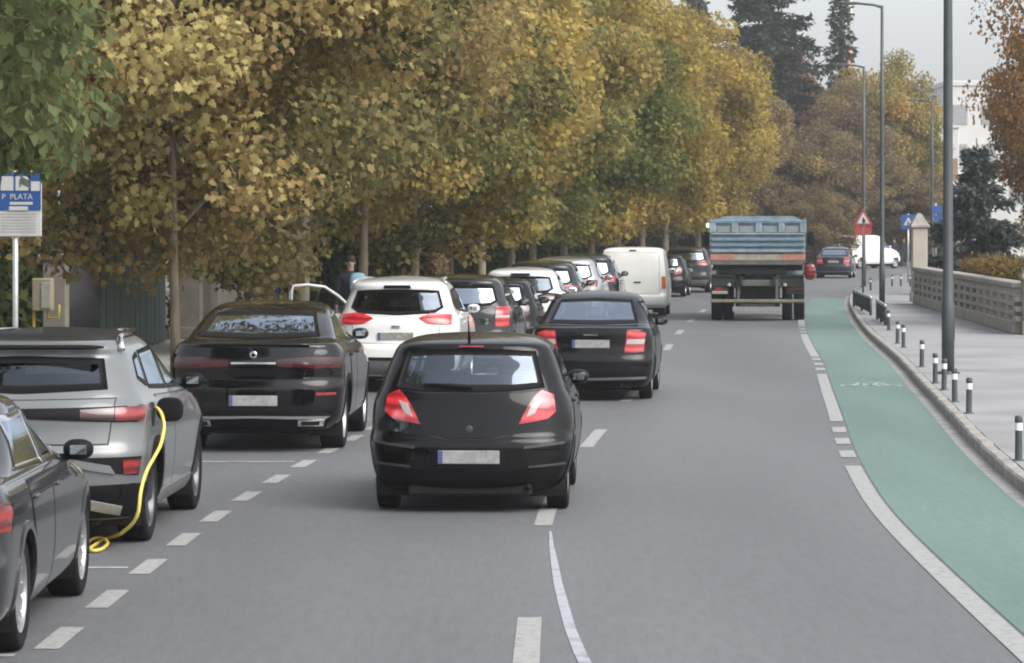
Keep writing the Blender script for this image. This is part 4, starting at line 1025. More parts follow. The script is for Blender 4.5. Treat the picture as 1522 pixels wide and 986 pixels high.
# ---------------------------------------------------------------- trees
def tri_mesh(V, T, tone, name='leaves'):
    me = bpy.data.meshes.new(name); nv, nt = len(V), len(T)
    me.vertices.add(nv); me.vertices.foreach_set('co', V.astype(np.float32).ravel())
    me.loops.add(nt * 3); me.loops.foreach_set('vertex_index', T.astype(np.int32).ravel())
    me.polygons.add(nt); me.polygons.foreach_set('loop_start', np.arange(0, nt * 3, 3, dtype=np.int32))
    me.update(calc_edges=True)
    at_ = me.attributes.new('tone', 'FLOAT', 'POINT'); at_.data.foreach_set('value', tone.astype(np.float32))
    return me

LOBED = (np.array([(0, 0, 0), (.16, .12, .02), (.50, .22, -.05), (.30, .45, .03), (.44, .70, -.04), (.22, .72, .03), (0, 1.05, -.06),
                   (-.22, .72, .03), (-.44, .70, -.04), (-.30, .45, .03), (-.50, .22, -.05), (-.16, .12, .02)]),
         np.array([(0, 1, 11), (1, 2, 3), (3, 4, 5), (5, 6, 7), (7, 8, 9), (9, 10, 11), (1, 3, 9), (1, 9, 11), (3, 5, 7), (3, 7, 9)]))
KITE = (np.array([(0, 0, 0), (.42, .45, -.06), (0, 1, 0), (-.42, .45, -.06)]), np.array([(0, 1, 2), (0, 2, 3)]))
NEEDLE = (np.array([(0, 0, 0), (.10, .5, .02), (0, 1, -.05), (-.10, .5, .02)]), np.array([(0, 1, 2), (0, 2, 3)]))

def leaves(rg, P, N, A, size, tone, tmpl):
    """one leaf per row: P place, N face normal, A axis"""
    N = N / (np.linalg.norm(N, axis=1, keepdims=True) + 1e-9)
    A = A - N * (A * N).sum(1, keepdims=True); A /= np.linalg.norm(A, axis=1, keepdims=True) + 1e-9
    B = np.cross(A, N); tv, tt = tmpl
    V = P[:, None] + size[:, None, None] * (tv[None, :, 0:1] * B[:, None] + tv[None, :, 1:2] * A[:, None] + tv[None, :, 2:3] * N[:, None])
    n = len(P); k = len(tv)
    T = (tt[None] + (np.arange(n) * k)[:, None, None]).reshape(-1, 3)
    return V.reshape(-1, 3), T, np.repeat(tone, k)

def crown_mesh(seed, rx, rz, nleaf, leaf, nclump, tmpl, droop=.5, core=.35, sig=.55, ragged=.25, yz=1.0):
    rg = np.random.default_rng(seed)
    d = rg.normal(size=(nclump, 3)); d /= np.linalg.norm(d, axis=1, keepdims=True)
    ph = rg.uniform(0, 6.28, 6)
    lump = 1 + ragged * (np.sin(3 * d[:, 0] + ph[0]) * np.sin(3 * d[:, 1] + ph[1]) + .6 * np.sin(5 * d[:, 2] + ph[2]) * np.sin(4 * d[:, 0] + ph[3]))
    rad = (core + (1 - core) * rg.random(nclump) ** .6) * lump
    cc = d * rad[:, None] * np.array([rx, rx, rz]) * .90
    ctone = rg.normal(.5, .19, nclump) + .05 * cc[:, 2] / rz; csz = rg.uniform(.65, 1.35, nclump) * sig
    w = csz ** 2; idx = rg.choice(nclump, nleaf, p=w / w.sum())
    off = rg.normal(size=(nleaf, 3)); off /= np.linalg.norm(off, axis=1, keepdims=True); off *= (rg.random(nleaf) ** .45)[:, None]
    P = cc[idx] + off * csz[idx][:, None] * np.array([1.15, 1.15, .75])
    N = off * .4 + d[idx] * .3 + np.array([0, 0, .4]) + rg.normal(size=(nleaf, 3)) * .8
    A = rg.normal(size=(nleaf, 3)) + d[idx] * .5 + np.array([0, 0, -droop])
    V, T, tn = leaves(rg, P, N, A, leaf * rg.uniform(.6, 1.3, nleaf), np.clip(ctone[idx] + rg.normal(0, .13, nleaf), 0, 1), tmpl)
    return tri_mesh(V, T, tn), cc

def trunk_mesh(rg, h0, h1, r0, cc, z0, nl=9, lean=0.0):
    b = MB(); pts = []
    for k in range(9):
        t = k / 8; pts.append((lean * t + .05 * math.sin(3 * t + r0 * 40) , .06 * math.sin(4.2 * t + 1), t * (h1)))
    b.tube(pts, [r0 * (1.25 if k == 0 else 1 - .6 * k / 8) for k in range(9)], 10)
    for q in range(nl):
        c = cc[rg.integers(len(cc))]; s = h0 + (h1 - h0) * rg.random() * .8; t = s / h1
        p0 = Vector((lean * t, 0, s)); p3 = Vector((c[0], c[1], c[2] + z0)); m = p0.lerp(p3, .5) + Vector((0, 0, .25))
        b.tube([p0, p0.lerp(m, .6), m, p3], [r0 * .42, r0 * .34, r0 * .24, r0 * .08], 6)
    return b.me()

L_AUT = leaf_mat('autumn plane leaves', [(0.0, (0.081, 0.068, 0.039)), (.22, (0.157, 0.154, 0.067)), (.42, (0.278, 0.231, 0.097)), (.58, (0.307, 0.209, 0.092)), (.78, (0.412, 0.341, 0.135)), (1.0, (0.545, 0.468, 0.205))], .42)
L_OLV = leaf_mat('olive autumn leaves', [(0.0, (0.104, 0.094, 0.043)), (.25, (0.191, 0.193, 0.071)), (.45, (0.307, 0.275, 0.094)), (.62, (0.348, 0.244, 0.089)), (.82, (0.447, 0.363, 0.108)), (1.0, (0.534, 0.352, 0.103))], .42)
L_YEL = leaf_mat('yellow autumn leaves', [(0.0, (.16, .12, .04)), (.3, (.275, .21, .065)), (.6, (.375, .295, .08)), (.85, (.45, .345, .09)), (1.0, (.47, .30, .085))], .45)
L_GRN = leaf_mat('turning green leaves', [(0.0, (.08, .095, .035)), (.3, (.14, .16, .055)), (.6, (.20, .21, .07)), (.85, (.27, .25, .08)), (1.0, (.35, .28, .085))], .45)
L_MAP = leaf_mat('green maple leaves', [(0.0, (.07, .09, .045)), (.35, (.14, .17, .075)), (.7, (.22, .25, .115)), (1.0, (.33, .32, .14))], .45)
L_ORG = leaf_mat('orange brown leaves', [(0.0, (.14, .08, .045)), (.35, (.22, .13, .065)), (.7, (.30, .18, .08)), (1.0, (.38, .25, .10))], .4)
L_BRN = leaf_mat('brown grey leaves', [(0.0, (.12, .09, .06)), (.4, (.20, .15, .085)), (.75, (.28, .21, .10)), (1.0, (.36, .27, .11))], .4)
L_RED = leaf_mat('rust red leaves', [(0.0, (.16, .07, .045)), (.4, (.27, .125, .065)), (.75, (.36, .18, .08)), (1.0, (.42, .26, .10))], .4)
L_HDG = leaf_mat('dark hedge leaves', [(0.0, (.018, .028, .012)), (.5, (.04, .055, .02)), (1.0, (.09, .10, .03))], .25)
L_CON = leaf_mat('dark conifer needles', [(0.0, (.04, .05, .035)), (.5, (.075, .085, .06)), (1.0, (.13, .13, .08))], .2)
L_SPR = leaf_mat('blue spruce needles', [(0.0, (.04, .052, .05)), (.5, (.09, .11, .10)), (1.0, (.16, .18, .16))], .15)
L_HED2 = leaf_mat('orange hedge leaves', [(0.0, (.10, .065, .025)), (.5, (.19, .13, .045)), (1.0, (.26, .19, .07))], .25)

CR = {}
def crown(key):
    if key not in CR:
        CR[key] = {'near1': lambda: crown_mesh(11, 4.1, 3.5, 58000, .104, 125, LOBED, .7, .3, .70),
                   'near2': lambda: crown_mesh(12, 4.0, 3.5, 58000, .104, 125, LOBED, .7, .3, .70),
                   'mid1': lambda: crown_mesh(21, 4.1, 3.7, 54000, .155, 150, KITE, .5, .35, .75),
                   'mid2': lambda: crown_mesh(22, 4.1, 3.8, 54000, .155, 150, KITE, .5, .3, .75),
                   'mid3': lambda: crown_mesh(23, 4.0, 4.0, 50000, .16, 110, KITE, .5, .3, .8),
                   'maple': lambda: crown_mesh(31, 2.9, 2.6, 34000, .15, 70, (NEEDLE[0] * np.array([2.6, 1, 1]), NEEDLE[1]), 2.2, .4, .72),
                   'sparse': lambda: crown_mesh(41, 4.0, 4.6, 20000, .12, 190, KITE, .5, .3, .6, .3),
                   'back': lambda: crown_mesh(51, 5.0, 5.0, 30000, .26, 120, KITE, .5, .3, 1.0)}[key]()
    return CR[key]

_trng = np.random.default_rng(77)
def tree(name, label, x, y, key, lm, zc, sc=(1, 1, 1), rot=None, trunk_r=.15, z0=PV, bark='bark', group=None, h0=1.9, lean=0.0, cat='tree'):
    me, cc = crown(key)
    root = put(empty(name, (x, y, z0)), label, cat, group)
    rz = _trng.uniform(0, 6.28) if rot is None else rot
    cr_ = bpy.data.objects.new('crown', me); C.objects.link(cr_); cr_.parent = root
    cr_.location = (lean, 0, zc - z0); cr_.rotation_euler = (0, 0, rz); cr_.scale = sc
    if not me.materials: me.materials.append(lm)
    cr_.material_slots[0].link = 'OBJECT'; cr_.material_slots[0].material = lm
    ca, sa = math.cos(rz), math.sin(rz)
    c2 = np.stack([(cc[:, 0] * ca - cc[:, 1] * sa) * sc[0], (cc[:, 0] * sa + cc[:, 1] * ca) * sc[1], cc[:, 2] * sc[2]], 1)
    link('trunk', trunk_mesh(_trng, h0, zc - z0 + .3 * 3.5 * sc[2], trunk_r, c2, zc - z0, lean=lean), root, bark)
    return root

TO = -6.45                                      # the row stands this far left of the road's middle
row = [(45.0, 'near1', L_AUT, 5.5, .075, 'bark', 1.14), (58.5, 'near2', L_AUT, 5.7, .14, 'bark_pale', 1.16), (68.0, 'near1', L_OLV, 5.9, .11, 'bark', 1.08), (76.0, 'mid1', L_OLV, 6.2, .12, 'bark_pale', 1.08),
       (85.0, 'mid2', L_OLV, 6.4, .12, 'bark', 1.12), (93.0, 'mid3', L_OLV, 6.6, .13, 'bark_pale', 1.15), (101.5, 'mid1', L_GRN, 6.5, .14, 'bark', 1.15), (109.0, 'mid2', L_GRN, 6.4, .14, 'bark', 1.15), (117.5, 'mid3', L_YEL, 7.0, .15, 'bark', 1.25),
       (126.0, 'mid1', L_YEL, 7.2, .16, 'bark', 1.28), (135.5, 'mid2', L_YEL, 7.2, .16, 'bark', 1.28), (145.0, 'mid3', L_YEL, 7.4, .16, 'bark', 1.28), (155.0, 'mid1', L_YEL, 7.2, .18, 'bark', 1.2), (166.0, 'mid2', L_YEL, 7.0, .18, 'bark', 1.15), (177.0, 'mid3', L_BRN, 7.2, .18, 'bark', 1.15)]
tint = {id(L_AUT): 'yellow-brown', id(L_OLV): 'olive-brown', id(L_GRN): 'greenish', id(L_YEL): 'golden-yellow', id(L_BRN): 'dull brown'}
for i, (y, k, lm, zc, tr, bk, s) in enumerate(row):
    tree('street_tree', f'{tint[id(lm)]} street tree, {ORD[i]} from the front in the left kerbside row', xc(y) + TO + _trng.uniform(-.15, .15), y, k, lm, zc, (s, s, s * _trng.uniform(.98, 1.08)), None, tr, bark=bk, group='street trees along the left kerb', h0=1.9)
tree('maple_tree', 'green maple with drooping leaves hanging over the parking sign at the left edge', -5.6, 26.2, 'maple', L_MAP, 4.75, (1, 1, 1), .6, .13, h0=2.6)
# garden trees filling the view behind the row
bk_ = [(-15, 52, L_OLV), (-14, 62, L_GRN), (-11.5, 74, L_OLV), (-10.5, 86, L_OLV), (-9, 99, L_GRN), (-8, 113, L_OLV), (-5.5, 128, L_OLV), (-2.5, 143, L_YEL), (1.5, 158, L_YEL), (5.5, 173, L_OLV), (9.5, 190, L_BRN)]
for i, (x, y, lm) in enumerate(bk_):
    s = _trng.uniform(.9, 1.1)
    tree('garden_tree', 'dense autumn garden tree behind the dark hedge left of the street', x, y, 'back', lm, 6.4, (s, s, s), None, .2, 0.0, 'bark_dark', 'garden trees behind the left hedge')
# trees that close the street
far = [('broad brown tree closing the view above the dump truck', 13.5, 196, 'mid2', L_BRN, 7.0, 1.15, 1.4), ('reddish brown tree with a pointed top behind the far street trees', 19.4, 222, 'mid3', L_RED, 9.6, .8, 1.3),
       ('thin brown tree with dark trunk left of the far warning sign', 21.0, 204, 'mid3', L_BRN, 6.6, 1.1, 1.2), ('tall olive broadleaf tree behind the tall lamp posts', 24.6, 214, 'mid1', L_OLV, 8.6, 1.15, 1.5),
       ('yellow-green tree left of the white building', 26.4, 218, 'mid2', L_OLV, 7.6, .78, 1.4), ('golden tree beside the white building behind the crossing sign', 28.6, 228, 'mid3', L_YEL, 5.6, .62, 1.2), ('grey-brown thicket tree behind the far white van', 17.5, 188, 'mid1', L_BRN, 4.8, 1.0, .95),
       ('low brown shrubby tree behind the far dark sedan', 17.0, 178, 'mid1', L_BRN, 2.6, .62, .6), ('low brown shrubby tree right of the far white van', 24.0, 198, 'mid3', L_BRN, 3.4, .9, .8)]
for lab, x, y, k, lm, zc, s, sz in far:
    tree('far_tree', lab, x, y, k, lm, zc, (s, s, sz), None, .22, 0.0, 'bark_dark')
# bare-ish orange tree reaching in from the right edge
tree('orange_tree', 'sparse orange-brown tree reaching in at the right edge behind the balustrade', 13.55, 74.0, 'sparse', L_ORG, 6.2, (.72, .72, 1.0), 1.2, .16, PV, 'bark')
tree('orange_tree', 'small orange tree at the right edge beyond the spruce', 19.4, 112, 'mid3', L_ORG, 5.6, (.62, .62, 1.0), 2.2, .16, PV, 'bark')

def conifer(name, label, x, y, h, r, lm, seed, z0=0.0, dens=1.0, low=.08, leaf=.30, bark='bark_dark'):
    rg = np.random.default_rng(seed); b = MB(); b.tube([(0, 0, 0), (.05, 0, h * .5), (0, 0, h)], [h * .016, h * .010, .02], 8)
    Ps, Ns, As = [], [], []
    nw = int(h * 2.4)
    for k in range(nw):
        t = low + (1 - low) * (k / nw); z = h * t; rr = r * (1 - t) ** .8 * rg.uniform(.75, 1.15) + .1
        for q in range(rg.integers(5, 8)):
            a = rg.uniform(0, 6.28); L = rr * rg.uniform(.7, 1.1); d = np.array([math.cos(a), math.sin(a), -.25])
            end = np.array([0, 0, z]) + d * L + np.array([0, 0, .12 * L])
            if L > .5: b.tube([(0, 0, z), tuple((np.array([0, 0, z]) + end) / 2 + np.array([0, 0, .05 * L])), tuple(end)], [.05, .03, .01], 5, False)
            n = int(55 * dens * L)
            if n < 4: n = 4
            s = rg.random(n) ** .7; side = np.array([-d[1], d[0], 0])
            P = np.array([0, 0, z]) + (end - np.array([0, 0, z])) * s[:, None] + side * (rg.normal(0, .17, n) * (1.1 - s * .7) * L ** .5)[:, None] + np.array([0, 0, -1]) * np.abs(rg.normal(0, .16, n))[:, None]
            Ps.append(P); Ns.append(rg.normal(size=(n, 3)) * .7 + np.array([0, 0, .8])); As.append(d + rg.normal(size=(n, 3)) * .6 + np.array([0, 0, -.3]))
    P, N, A = map(np.concatenate, (Ps, Ns, As)); n = len(P)
    V, T, tn = leaves(rg, P, N, A, leaf * rg.uniform(.6, 1.3, n), np.clip(rg.normal(.45, .2, n), 0, 1), (NEEDLE[0] * np.array([2.4, 1, 1]), NEEDLE[1]))
    root = put(empty(name, (x, y, z0)), label, 'tree')
    link('crown', tri_mesh(V, T, tn), root, lm); link('trunk', b.me(), root, bark)
    return root
conifer('conifer', 'tall dark conifer rising behind the golden street trees, left of the two largest', 12.3, 215, 23, 3.0, L_CON, 3, dens=.7, leaf=.36)
conifer('conifer', 'broad tall dark conifer in the middle behind the street trees', 17.4, 218, 29, 6.2, L_CON, 4, dens=.75, leaf=.42)
conifer('conifer', 'slender sparse conifer standing left of the distant mast', 22.2, 216, 22, 2.2, L_CON, 5, dens=.5, leaf=.34)
conifer('blue_spruce', 'blue spruce behind the stone balustrade right of the tall lamp post', 15.7, 108, 5.3, 2.2, L_SPR, 6, PV, dens=3.0, low=.12, leaf=.26)

def hedge(name, label, path, h, w, n, lm, leaf, seed, z0=PV, kind=None):
    """a clipped body with leaves all over it"""
    rg = np.random.default_rng(seed); p = np.asarray(path, float); d = np.r_[0, np.cumsum(np.hypot(*np.diff(p, axis=0).T))]
    s = rg.random(n) * d[-1]; x = np.interp(s, d, p[:, 0]); y = np.interp(s, d, p[:, 1])
    u = rg.random(n); zz = z0 + h * u ** .8 * (1 + .08 * np.sin(s * 1.7)) ; ww = w * rg.uniform(-.5, .5, n); face = rg.random(n) < .65; ww = np.where(face, np.sign(ww) * w * .5 + rg.normal(0, .06, n), ww)
    P = np.stack([x + ww, y, zz], 1); N = rg.normal(size=(n, 3)) + np.stack([np.sign(ww), -np.ones(n), .6 * np.ones(n)], 1); A = rg.normal(size=(n, 3)) + np.array([0, 0, -.4])
    V, T, tn = leaves(rg, P, N, A, leaf * rg.uniform(.6, 1.3, n), np.clip(rg.normal(.45, .22, n), 0, 1), KITE)
    root = put(empty(name, (0, 0, 0)), label, 'hedge')
    link('foliage', tri_mesh(V, T, tn), root, lm)
    b = MB()
    for k in range(len(p) - 1):
        a, c = p[k], p[k + 1]; L = math.hypot(*(c - a)); m = (a + c) / 2
        b.box((m[0], m[1], z0 + h * .46), (w * .72, L * 1.0, h * .9), -math.atan2(c[0] - a[0], c[1] - a[1]))
    b.build('branch_mass', L_HDG if lm is L_HDG else lm, root)
    return root
hedge('hedge', 'tall dark hedge behind the left pavement beyond the concrete pillar', [(xc(y) - 10.9, y) for y in np.arange(72, 190, 6)], 2.7, 1.1, 26000, L_HDG, .22, 8)
hedge('hedge', 'dark hedge behind the gas meter and green gate on the left', [(xc(y) - 11.4, y) for y in (38, 44, 50, 56, 62, 67)], 2.5, 1.0, 12000, L_HDG, .20, 9)
hedge('hedge', 'low clipped orange hedge behind the stone balustrade', [(12.9, 76), (13.4, 86), (14.2, 98)], 1.35, .8, 9000, L_HED2, .10, 10, PV + .03)
hedge('hedge', 'dark undergrowth closing the far end of the street', [(6, 196), (14, 200), (22, 208), (34, 240)], 4.0, 2.2, 9000, L_HDG, .35, 12, 0.0)

# fallen leaves in the gutter and on the left pavement
rg = np.random.default_rng(4); n = 1100; yy = rg.uniform(20, 110, n); xx = np.array([xc(q) for q in yy]) + np.where(rg.random(n) < .8, -rg.uniform(4.9, 9.5, n), np.where(rg.random(n) < .5, -4.85 + np.abs(rg.normal(0, .4, n)), rg.uniform(-4.6, -3.6, n)))
zz = np.where(xx < np.array([xc(q) for q in yy]) - 4.85, PV + .012, .012)
V, T, tn = leaves(rg, np.stack([xx, yy, zz], 1), rg.normal(size=(n, 3)) * .15 + np.array([0, 0, 1]), rg.normal(size=(n, 3)), .085 * rg.uniform(.6, 1.2, n), rg.random(n), KITE)
put(link('fallen_leaves', tri_mesh(V, T, tn), None, L_YEL), 'yellow fallen leaves scattered on the left pavement and parking bays', 'leaves', kind='stuff')
# ---------------------------------------------------------------- street furniture on the right
def lamp_post(base, h, label, arm=True, r0=.095, tilt=0.0):
    root = put(empty('street_lamp', base), label, 'street lamp', 'street lamps along the right pavement')
    MB().tube([(0, 0, 0), (0, 0, 1.1), (0, 0, 1.15), (tilt * .5, 0, h * .6), (tilt, 0, h)], [r0, r0, r0 * .82, r0 * .72, r0 * .5], 14).build('pole', 'post', root)
    MB().lathe([(r0 * 1.9, 0), (r0 * 1.9, .03), (r0 * 1.1, .05)], seg=16).build('base_plate', 'post', root)
    MB().box((r0 * .96, 0, .7), (.012, .09, .34), bev=.004).build('service_hatch', 'post', root)
    MB().tube([(tilt, 0, h - .05), (tilt - .25, 0, h + .02), (tilt - .7, 0, h + .06)], [.045, .035, .03], 8).build('arm', 'post', root)
    hd = MB().blob((tilt - .98, 0, h + .07), (.34, .12, .045), .6).build('lamp_head', 'post', root)
    MB().box((tilt - 1.0, 0, h + .022), (.36, .14, .012), bev=.003).build('lamp_lens', 'clear', hd)
    return root
lamp_post(gp(1409, 556, PV), 9.0, 'dark lamp post standing nearest beside the bollards, its top out of frame', r0=.10)
lamp_post(gp(1311, 453, PV), 8.85, 'dark lamp post whose arm and lamp head show at the top, second from the front', r0=.085)
lamp_post(Vector((14.2, 129, 0)), 8.9, 'thin dark lamp post rising directly behind the warning triangle', r0=.09)
lamp_post(Vector((21.7, 165, 0)), 8.9, 'farthest lamp post, in front of the white building strip', r0=.09)

bs = [(1514, 685, 67), (1440, 615, 53), (1419, 598, 51), (1403, 580, 46), (1390, 570, 48), (1370, 546, 42), (1343, 517, 33), (1334, 511, 35), (1321, 491, 32)]
BH = .445
bo_shaft = MB().lathe([(.042, 0), (.038, .02), (.036, .30)], seg=14).me(); bo_shaft.materials.append(M['bollard'])
bo_band = MB().lathe([(.0375, .30), (.0375, .375)], seg=14).me(); bo_band.materials.append(M['band'])
bo_cap = MB().lathe([(.036, .375), (.040, .38), (.040, .43), (.030, .445), (0, .447)], seg=14).me(); bo_cap.materials.append(M['bollard'])
bo_foot = MB().lathe([(.065, 0), (.065, .012), (.042, .016)], seg=14).me(); bo_foot.materials.append(M['bollard'])
rb = random.Random(3)
for i, (px, py, hp) in enumerate(bs):
    p = gp(px, py, PV)
    root = put(empty('bollard', p, rb.uniform(0, 6)), f'short dark bollard with white band, {ORD[i]} from the front on the right pavement', 'bollard', 'bollards along the kerb')
    root.rotation_euler.x = rb.uniform(-.02, .02); root.rotation_euler.y = rb.uniform(-.025, .025)
    for nm, me in (('shaft', bo_shaft), ('reflective_band', bo_band), ('cap', bo_cap), ('foot', bo_foot)): link(nm, me, root)
for i, px in enumerate((1294, 1326, 1339, 1353)):
    p = gp(px, 426 if i else 432, PV)
    root = put(empty('bollard', p), f'small far bollard at the pavement corner, {ORD[i]} from the left', 'bollard', 'bollards along the pavement corner')
    for nm, me in (('shaft', bo_shaft), ('reflective_band', bo_band), ('cap', bo_cap)): link(nm, me, root)

def barrier(p0, p1, h, label):
    d = p1 - p0; L = d.length; root = put(empty('kerb_barrier', p0, math.atan2(d.y, d.x)), label, 'barrier', 'low barriers by the kerb')
    for t in (0, .5, 1): MB().tube([(L * t, 0, 0), (L * t, 0, h)], .035, 8).build('post', 'bollard', root)
    MB().tube([(-.06, 0, h), (L + .06, 0, h)], .045, 8).build('top_rail', 'galv', root)
    MB().tube([(0, 0, .08), (L, 0, .08)], .02, 8).build('bottom_rail', 'bollard', root)
    nb = max(4, int(L / .16))
    for k in range(1, nb): MB().tube([(L * k / nb, 0, .08), (L * k / nb, 0, h)], .022, 6).build('bar', 'bollard', root)
barrier(gp(1294, 469, PV), gp(1269, 456, PV), .46, 'long low barrier with pale top rail at the far end of the green bike lane')
barrier(gp(1316, 484, PV), gp(1304, 475, PV), .46, 'short low barrier with pale top rail nearer than the long one')

# ---------------------------------------------------------------- stone balustrade with rows of small openings
A_, B_ = Vector((10.93, 68.6, PV)), Vector((12.15, 95.5, PV))
d = B_ - A_; Lw = d.length; bal = put(empty('stone_balustrade', A_, math.atan2(d.y, d.x)), 'weathered stone balustrade with rows of small openings along the right pavement', 'wall')
MB().box((Lw / 2, 0, .14), (Lw, .36, .28), bev=.02).build('plinth', 'stone', bal)
MB().box((Lw / 2, 0, 1.05), (Lw + .1, .42, .13), bev=.025).build('coping', 'stone_dark', bal)
MB().box((Lw / 2, -.14, .64), (Lw, .05, .72)).build('back_slab', 'stone_dark', bal) if False else None
nb = int(Lw / 1.55)
blk = MB().box((0, 0, 0), (.72, .30, .115), bev=.012).me(); blk.materials.append(M['stone'])
for j, zz in enumerate((.335, .545, .755)):
    for k in range(nb + 1):
        o = link('stone_block', blk, bal); o.location = (Lw * (k + .0) / nb, rb.uniform(-.006, .006), zz)
    MB().box((Lw / 2, 0, zz + .106), (Lw, .33, .09), bev=.012).build('stone_course', 'stone', bal)
MB().box((Lw / 2, 0, .92), (Lw, .30, .15), bev=.012).build('stone_course', 'stone', bal)
def gate_pillar(x, y, w, h, label, mat='cream', cap='stone_dark'):
    root = put(empty('gate_pillar', (x, y, PV)), label, 'pillar')
    MB().box((0, 0, .15), (w * 1.15, w * 1.15, .3), bev=.02).build('base', mat, root)
    MB().box((0, 0, .3 + (h - .75) / 2), (w, w, h - .75), bev=.02).build('shaft', mat, root)
    MB().box((0, 0, h - .40), (w * 1.28, w * 1.28, .10), bev=.02).build('cornice', cap, root)
    MB().box((0, 0, h - .175), (w * 1.15, w * 1.15, .35), taper=.22).build('cap', cap, root)
gate_pillar(12.55, 98.5, .46, 2.72, 'cream stone gate pillar with pointed cap at the far end of the balustrade')
gate_pillar(11.05, 68.2, .34, 1.62, 'pale pillar ending the balustrade at the right edge', 'concrete', 'concrete')

# ---------------------------------------------------------------- signs
M['sred'] = pmat('sign red', (.30, .04, .04), .4, .06); M['swhite'] = pmat('sign white', (.46, .46, .45), .4, .08); M['sblue'] = pmat('sign blue', (.02, .075, .24), .4, .06)
M['sblack'] = pmat('sign black', (.02, .02, .02), .5)
def text(s, size, loc, parent, mat, name='lettering', align='CENTER'):
    cu = bpy.data.curves.new('t', 'FONT'); cu.body = s; cu.size = size; cu.align_x = align; cu.align_y = 'CENTER'; cu.extrude = .002
    o = bpy.data.objects.new('t', cu); C.objects.link(o); dg = bpy.context.evaluated_depsgraph_get(); me = bpy.data.meshes.new_from_object(o.evaluated_get(dg)); bpy.data.objects.remove(o)
    ob = link(name, me, parent, mat); ob.rotation_euler = (R(90), 0, 0); ob.location = loc; return ob
# warning triangle
p = gp(1283, 441, PV); sg_ = put(empty('warning_sign', p), 'red and white triangular warning sign on a dark post before the far junction', 'sign')
MB().tube([(0, .05, 0), (0, .05, 2.9)], .035, 10).build('post', 'post', sg_)
def tri(r, z): return [(-r * .866, z - r * .5), (r * .866, z - r * .5), (0, z + r)]
s_ = p.y / F; zc = CH - (327 - HZ) * s_ - PV
MB().prism(tri(.38, zc), 0, .02).build('red_triangle', 'sred', sg_); MB().prism(tri(.24, zc), -.012, 0).build('white_face', 'swhite', sg_)
MB().blob((0, -.016, zc - .02), (.03, .008, .10), .6).blob((.05, -.016, zc - .04), (.02, .008, .06), .6).build('symbol', 'sblack', sg_)
MB().prism([(-.28, zc - .50), (.28, zc - .50), (.28, zc - .24), (-.28, zc - .24)], .02, .035).build('red_plate', 'sred', sg_)
# crossing sign
p = Vector(((1350 - CX) / F * 138, 138, 0)); cs = put(empty('crossing_sign', p), 'blue square pedestrian crossing sign on a grey post beyond the pavement corner', 'sign')
zc = CH - (330 - HZ) * 138 / F
MB().tube([(0, .05, 0), (0, .05, zc + .35)], .04, 10).build('post', 'galv', cs)
MB().box((0, 0, zc), (.62, .02, .62), bev=.006).build('blue_panel', 'sblue', cs)
MB().prism(tri(.24, zc - .03), -.03, -.012).build('white_triangle', 'swhite', cs)
MB().blob((0, -.035, zc + .05), (.02, .006, .025), .8).tube([(0, -.035, zc + .02), (-.04, -.035, zc - .13)], .018, 6).tube([(0, -.035, zc - .03), (.05, -.035, zc - .13)], .018, 6).build('walking_figure', 'sblack', cs)
# two blue signs and no-entry farther right
p = Vector(((1391 - CX) / F * 150, 150, 0)); zc = CH - (318 - HZ) * 150 / F
bs_ = put(empty('blue_sign', p), 'tall blue direction sign hidden partly by the nearest lamp post', 'sign')
MB().tube([(0, .05, 0), (0, .05, zc + .5)], .04, 10).build('post', 'galv', bs_); MB().box((.05, 0, zc + .18), (.5, .02, .38), bev=.006).build('blue_panel', 'sblue', bs_); MB().box((.1, 0, zc - .22), (.4, .02, .32), bev=.006).build('blue_panel', 'sblue', bs_)
p = Vector(((1423 - CX) / F * 116, 116, PV)); zc = CH - (335 - HZ) * 116 / F - PV
ns = put(empty('round_sign', p), 'small round red and white road sign right of the nearest lamp post', 'sign')
MB().tube([(0, .04, 0), (0, .04, zc + .1)], .025, 8).build('post', 'galv', ns)
MB().lathe([(0, 0), (.24, 0), (.24, .02), (0, .02)], (0, 0, zc), 'y', 24).build('red_disc', 'sred', ns); MB().lathe([(0, -.012), (.15, -.012), (.15, 0)], (0, 0, zc), 'y', 24).build('white_face', 'swhite', ns)

# parking sign at the left
p = Vector(((22 - CX) / F * 32, 32, PV)); k_ = 32 / F
pk = put(empty('parking_sign', p), 'large blue and white parking information sign on a pale pole at the left edge', 'sign')
zb, zt = CH - (352 - HZ) * k_ - PV, CH - (254 - HZ) * k_ - PV
x0, x1 = (-34 - 22) * k_, (62 - 22) * k_
MB().tube([(0, .04, 0), (0, .04, zt - .02)], .028, 10).build('pole', 'galv', pk)
bd = MB().box(((x0 + x1) / 2, 0, (zb + zt) / 2), (x1 - x0, .02, zt - zb), bev=.008).build('white_panel', 'swhite', pk)
zm = CH - (313 - HZ) * k_ - PV
MB().box(((x0 + x1) / 2, -.014, (zm + zt) / 2 - .004), (x1 - x0 - .012, .010, zt - zm - .012)).build('blue_header', 'sblue', bd)
for (ax, ay) in ((2, 262), (24, 262)):
    MB().box(((ax + 9 - 22) * k_, -.022, CH - (ay + 11 - HZ) * k_ - PV), (19 * k_, .006, 21 * k_)).build('white_field', 'swhite', bd)
text('P', .12, ((33 - 22) * k_, -.028, CH - (273 - HZ) * k_ - PV), bd, 'sblue')
MB().box(((53 - 22) * k_, -.022, CH - (277 - HZ) * k_ - PV), (13 * k_, .006, 14 * k_)).build('white_field', 'swhite', bd)
text('P  PLATA', .078, ((26 - 22) * k_, -.022, CH - (293 - HZ) * k_ - PV), bd, 'swhite')
MB().box(((32 - 22) * k_, -.022, CH - (302.5 - HZ) * k_ - PV), (34 * k_, .006, 4 * k_)).build('text_line', 'swhite', bd)
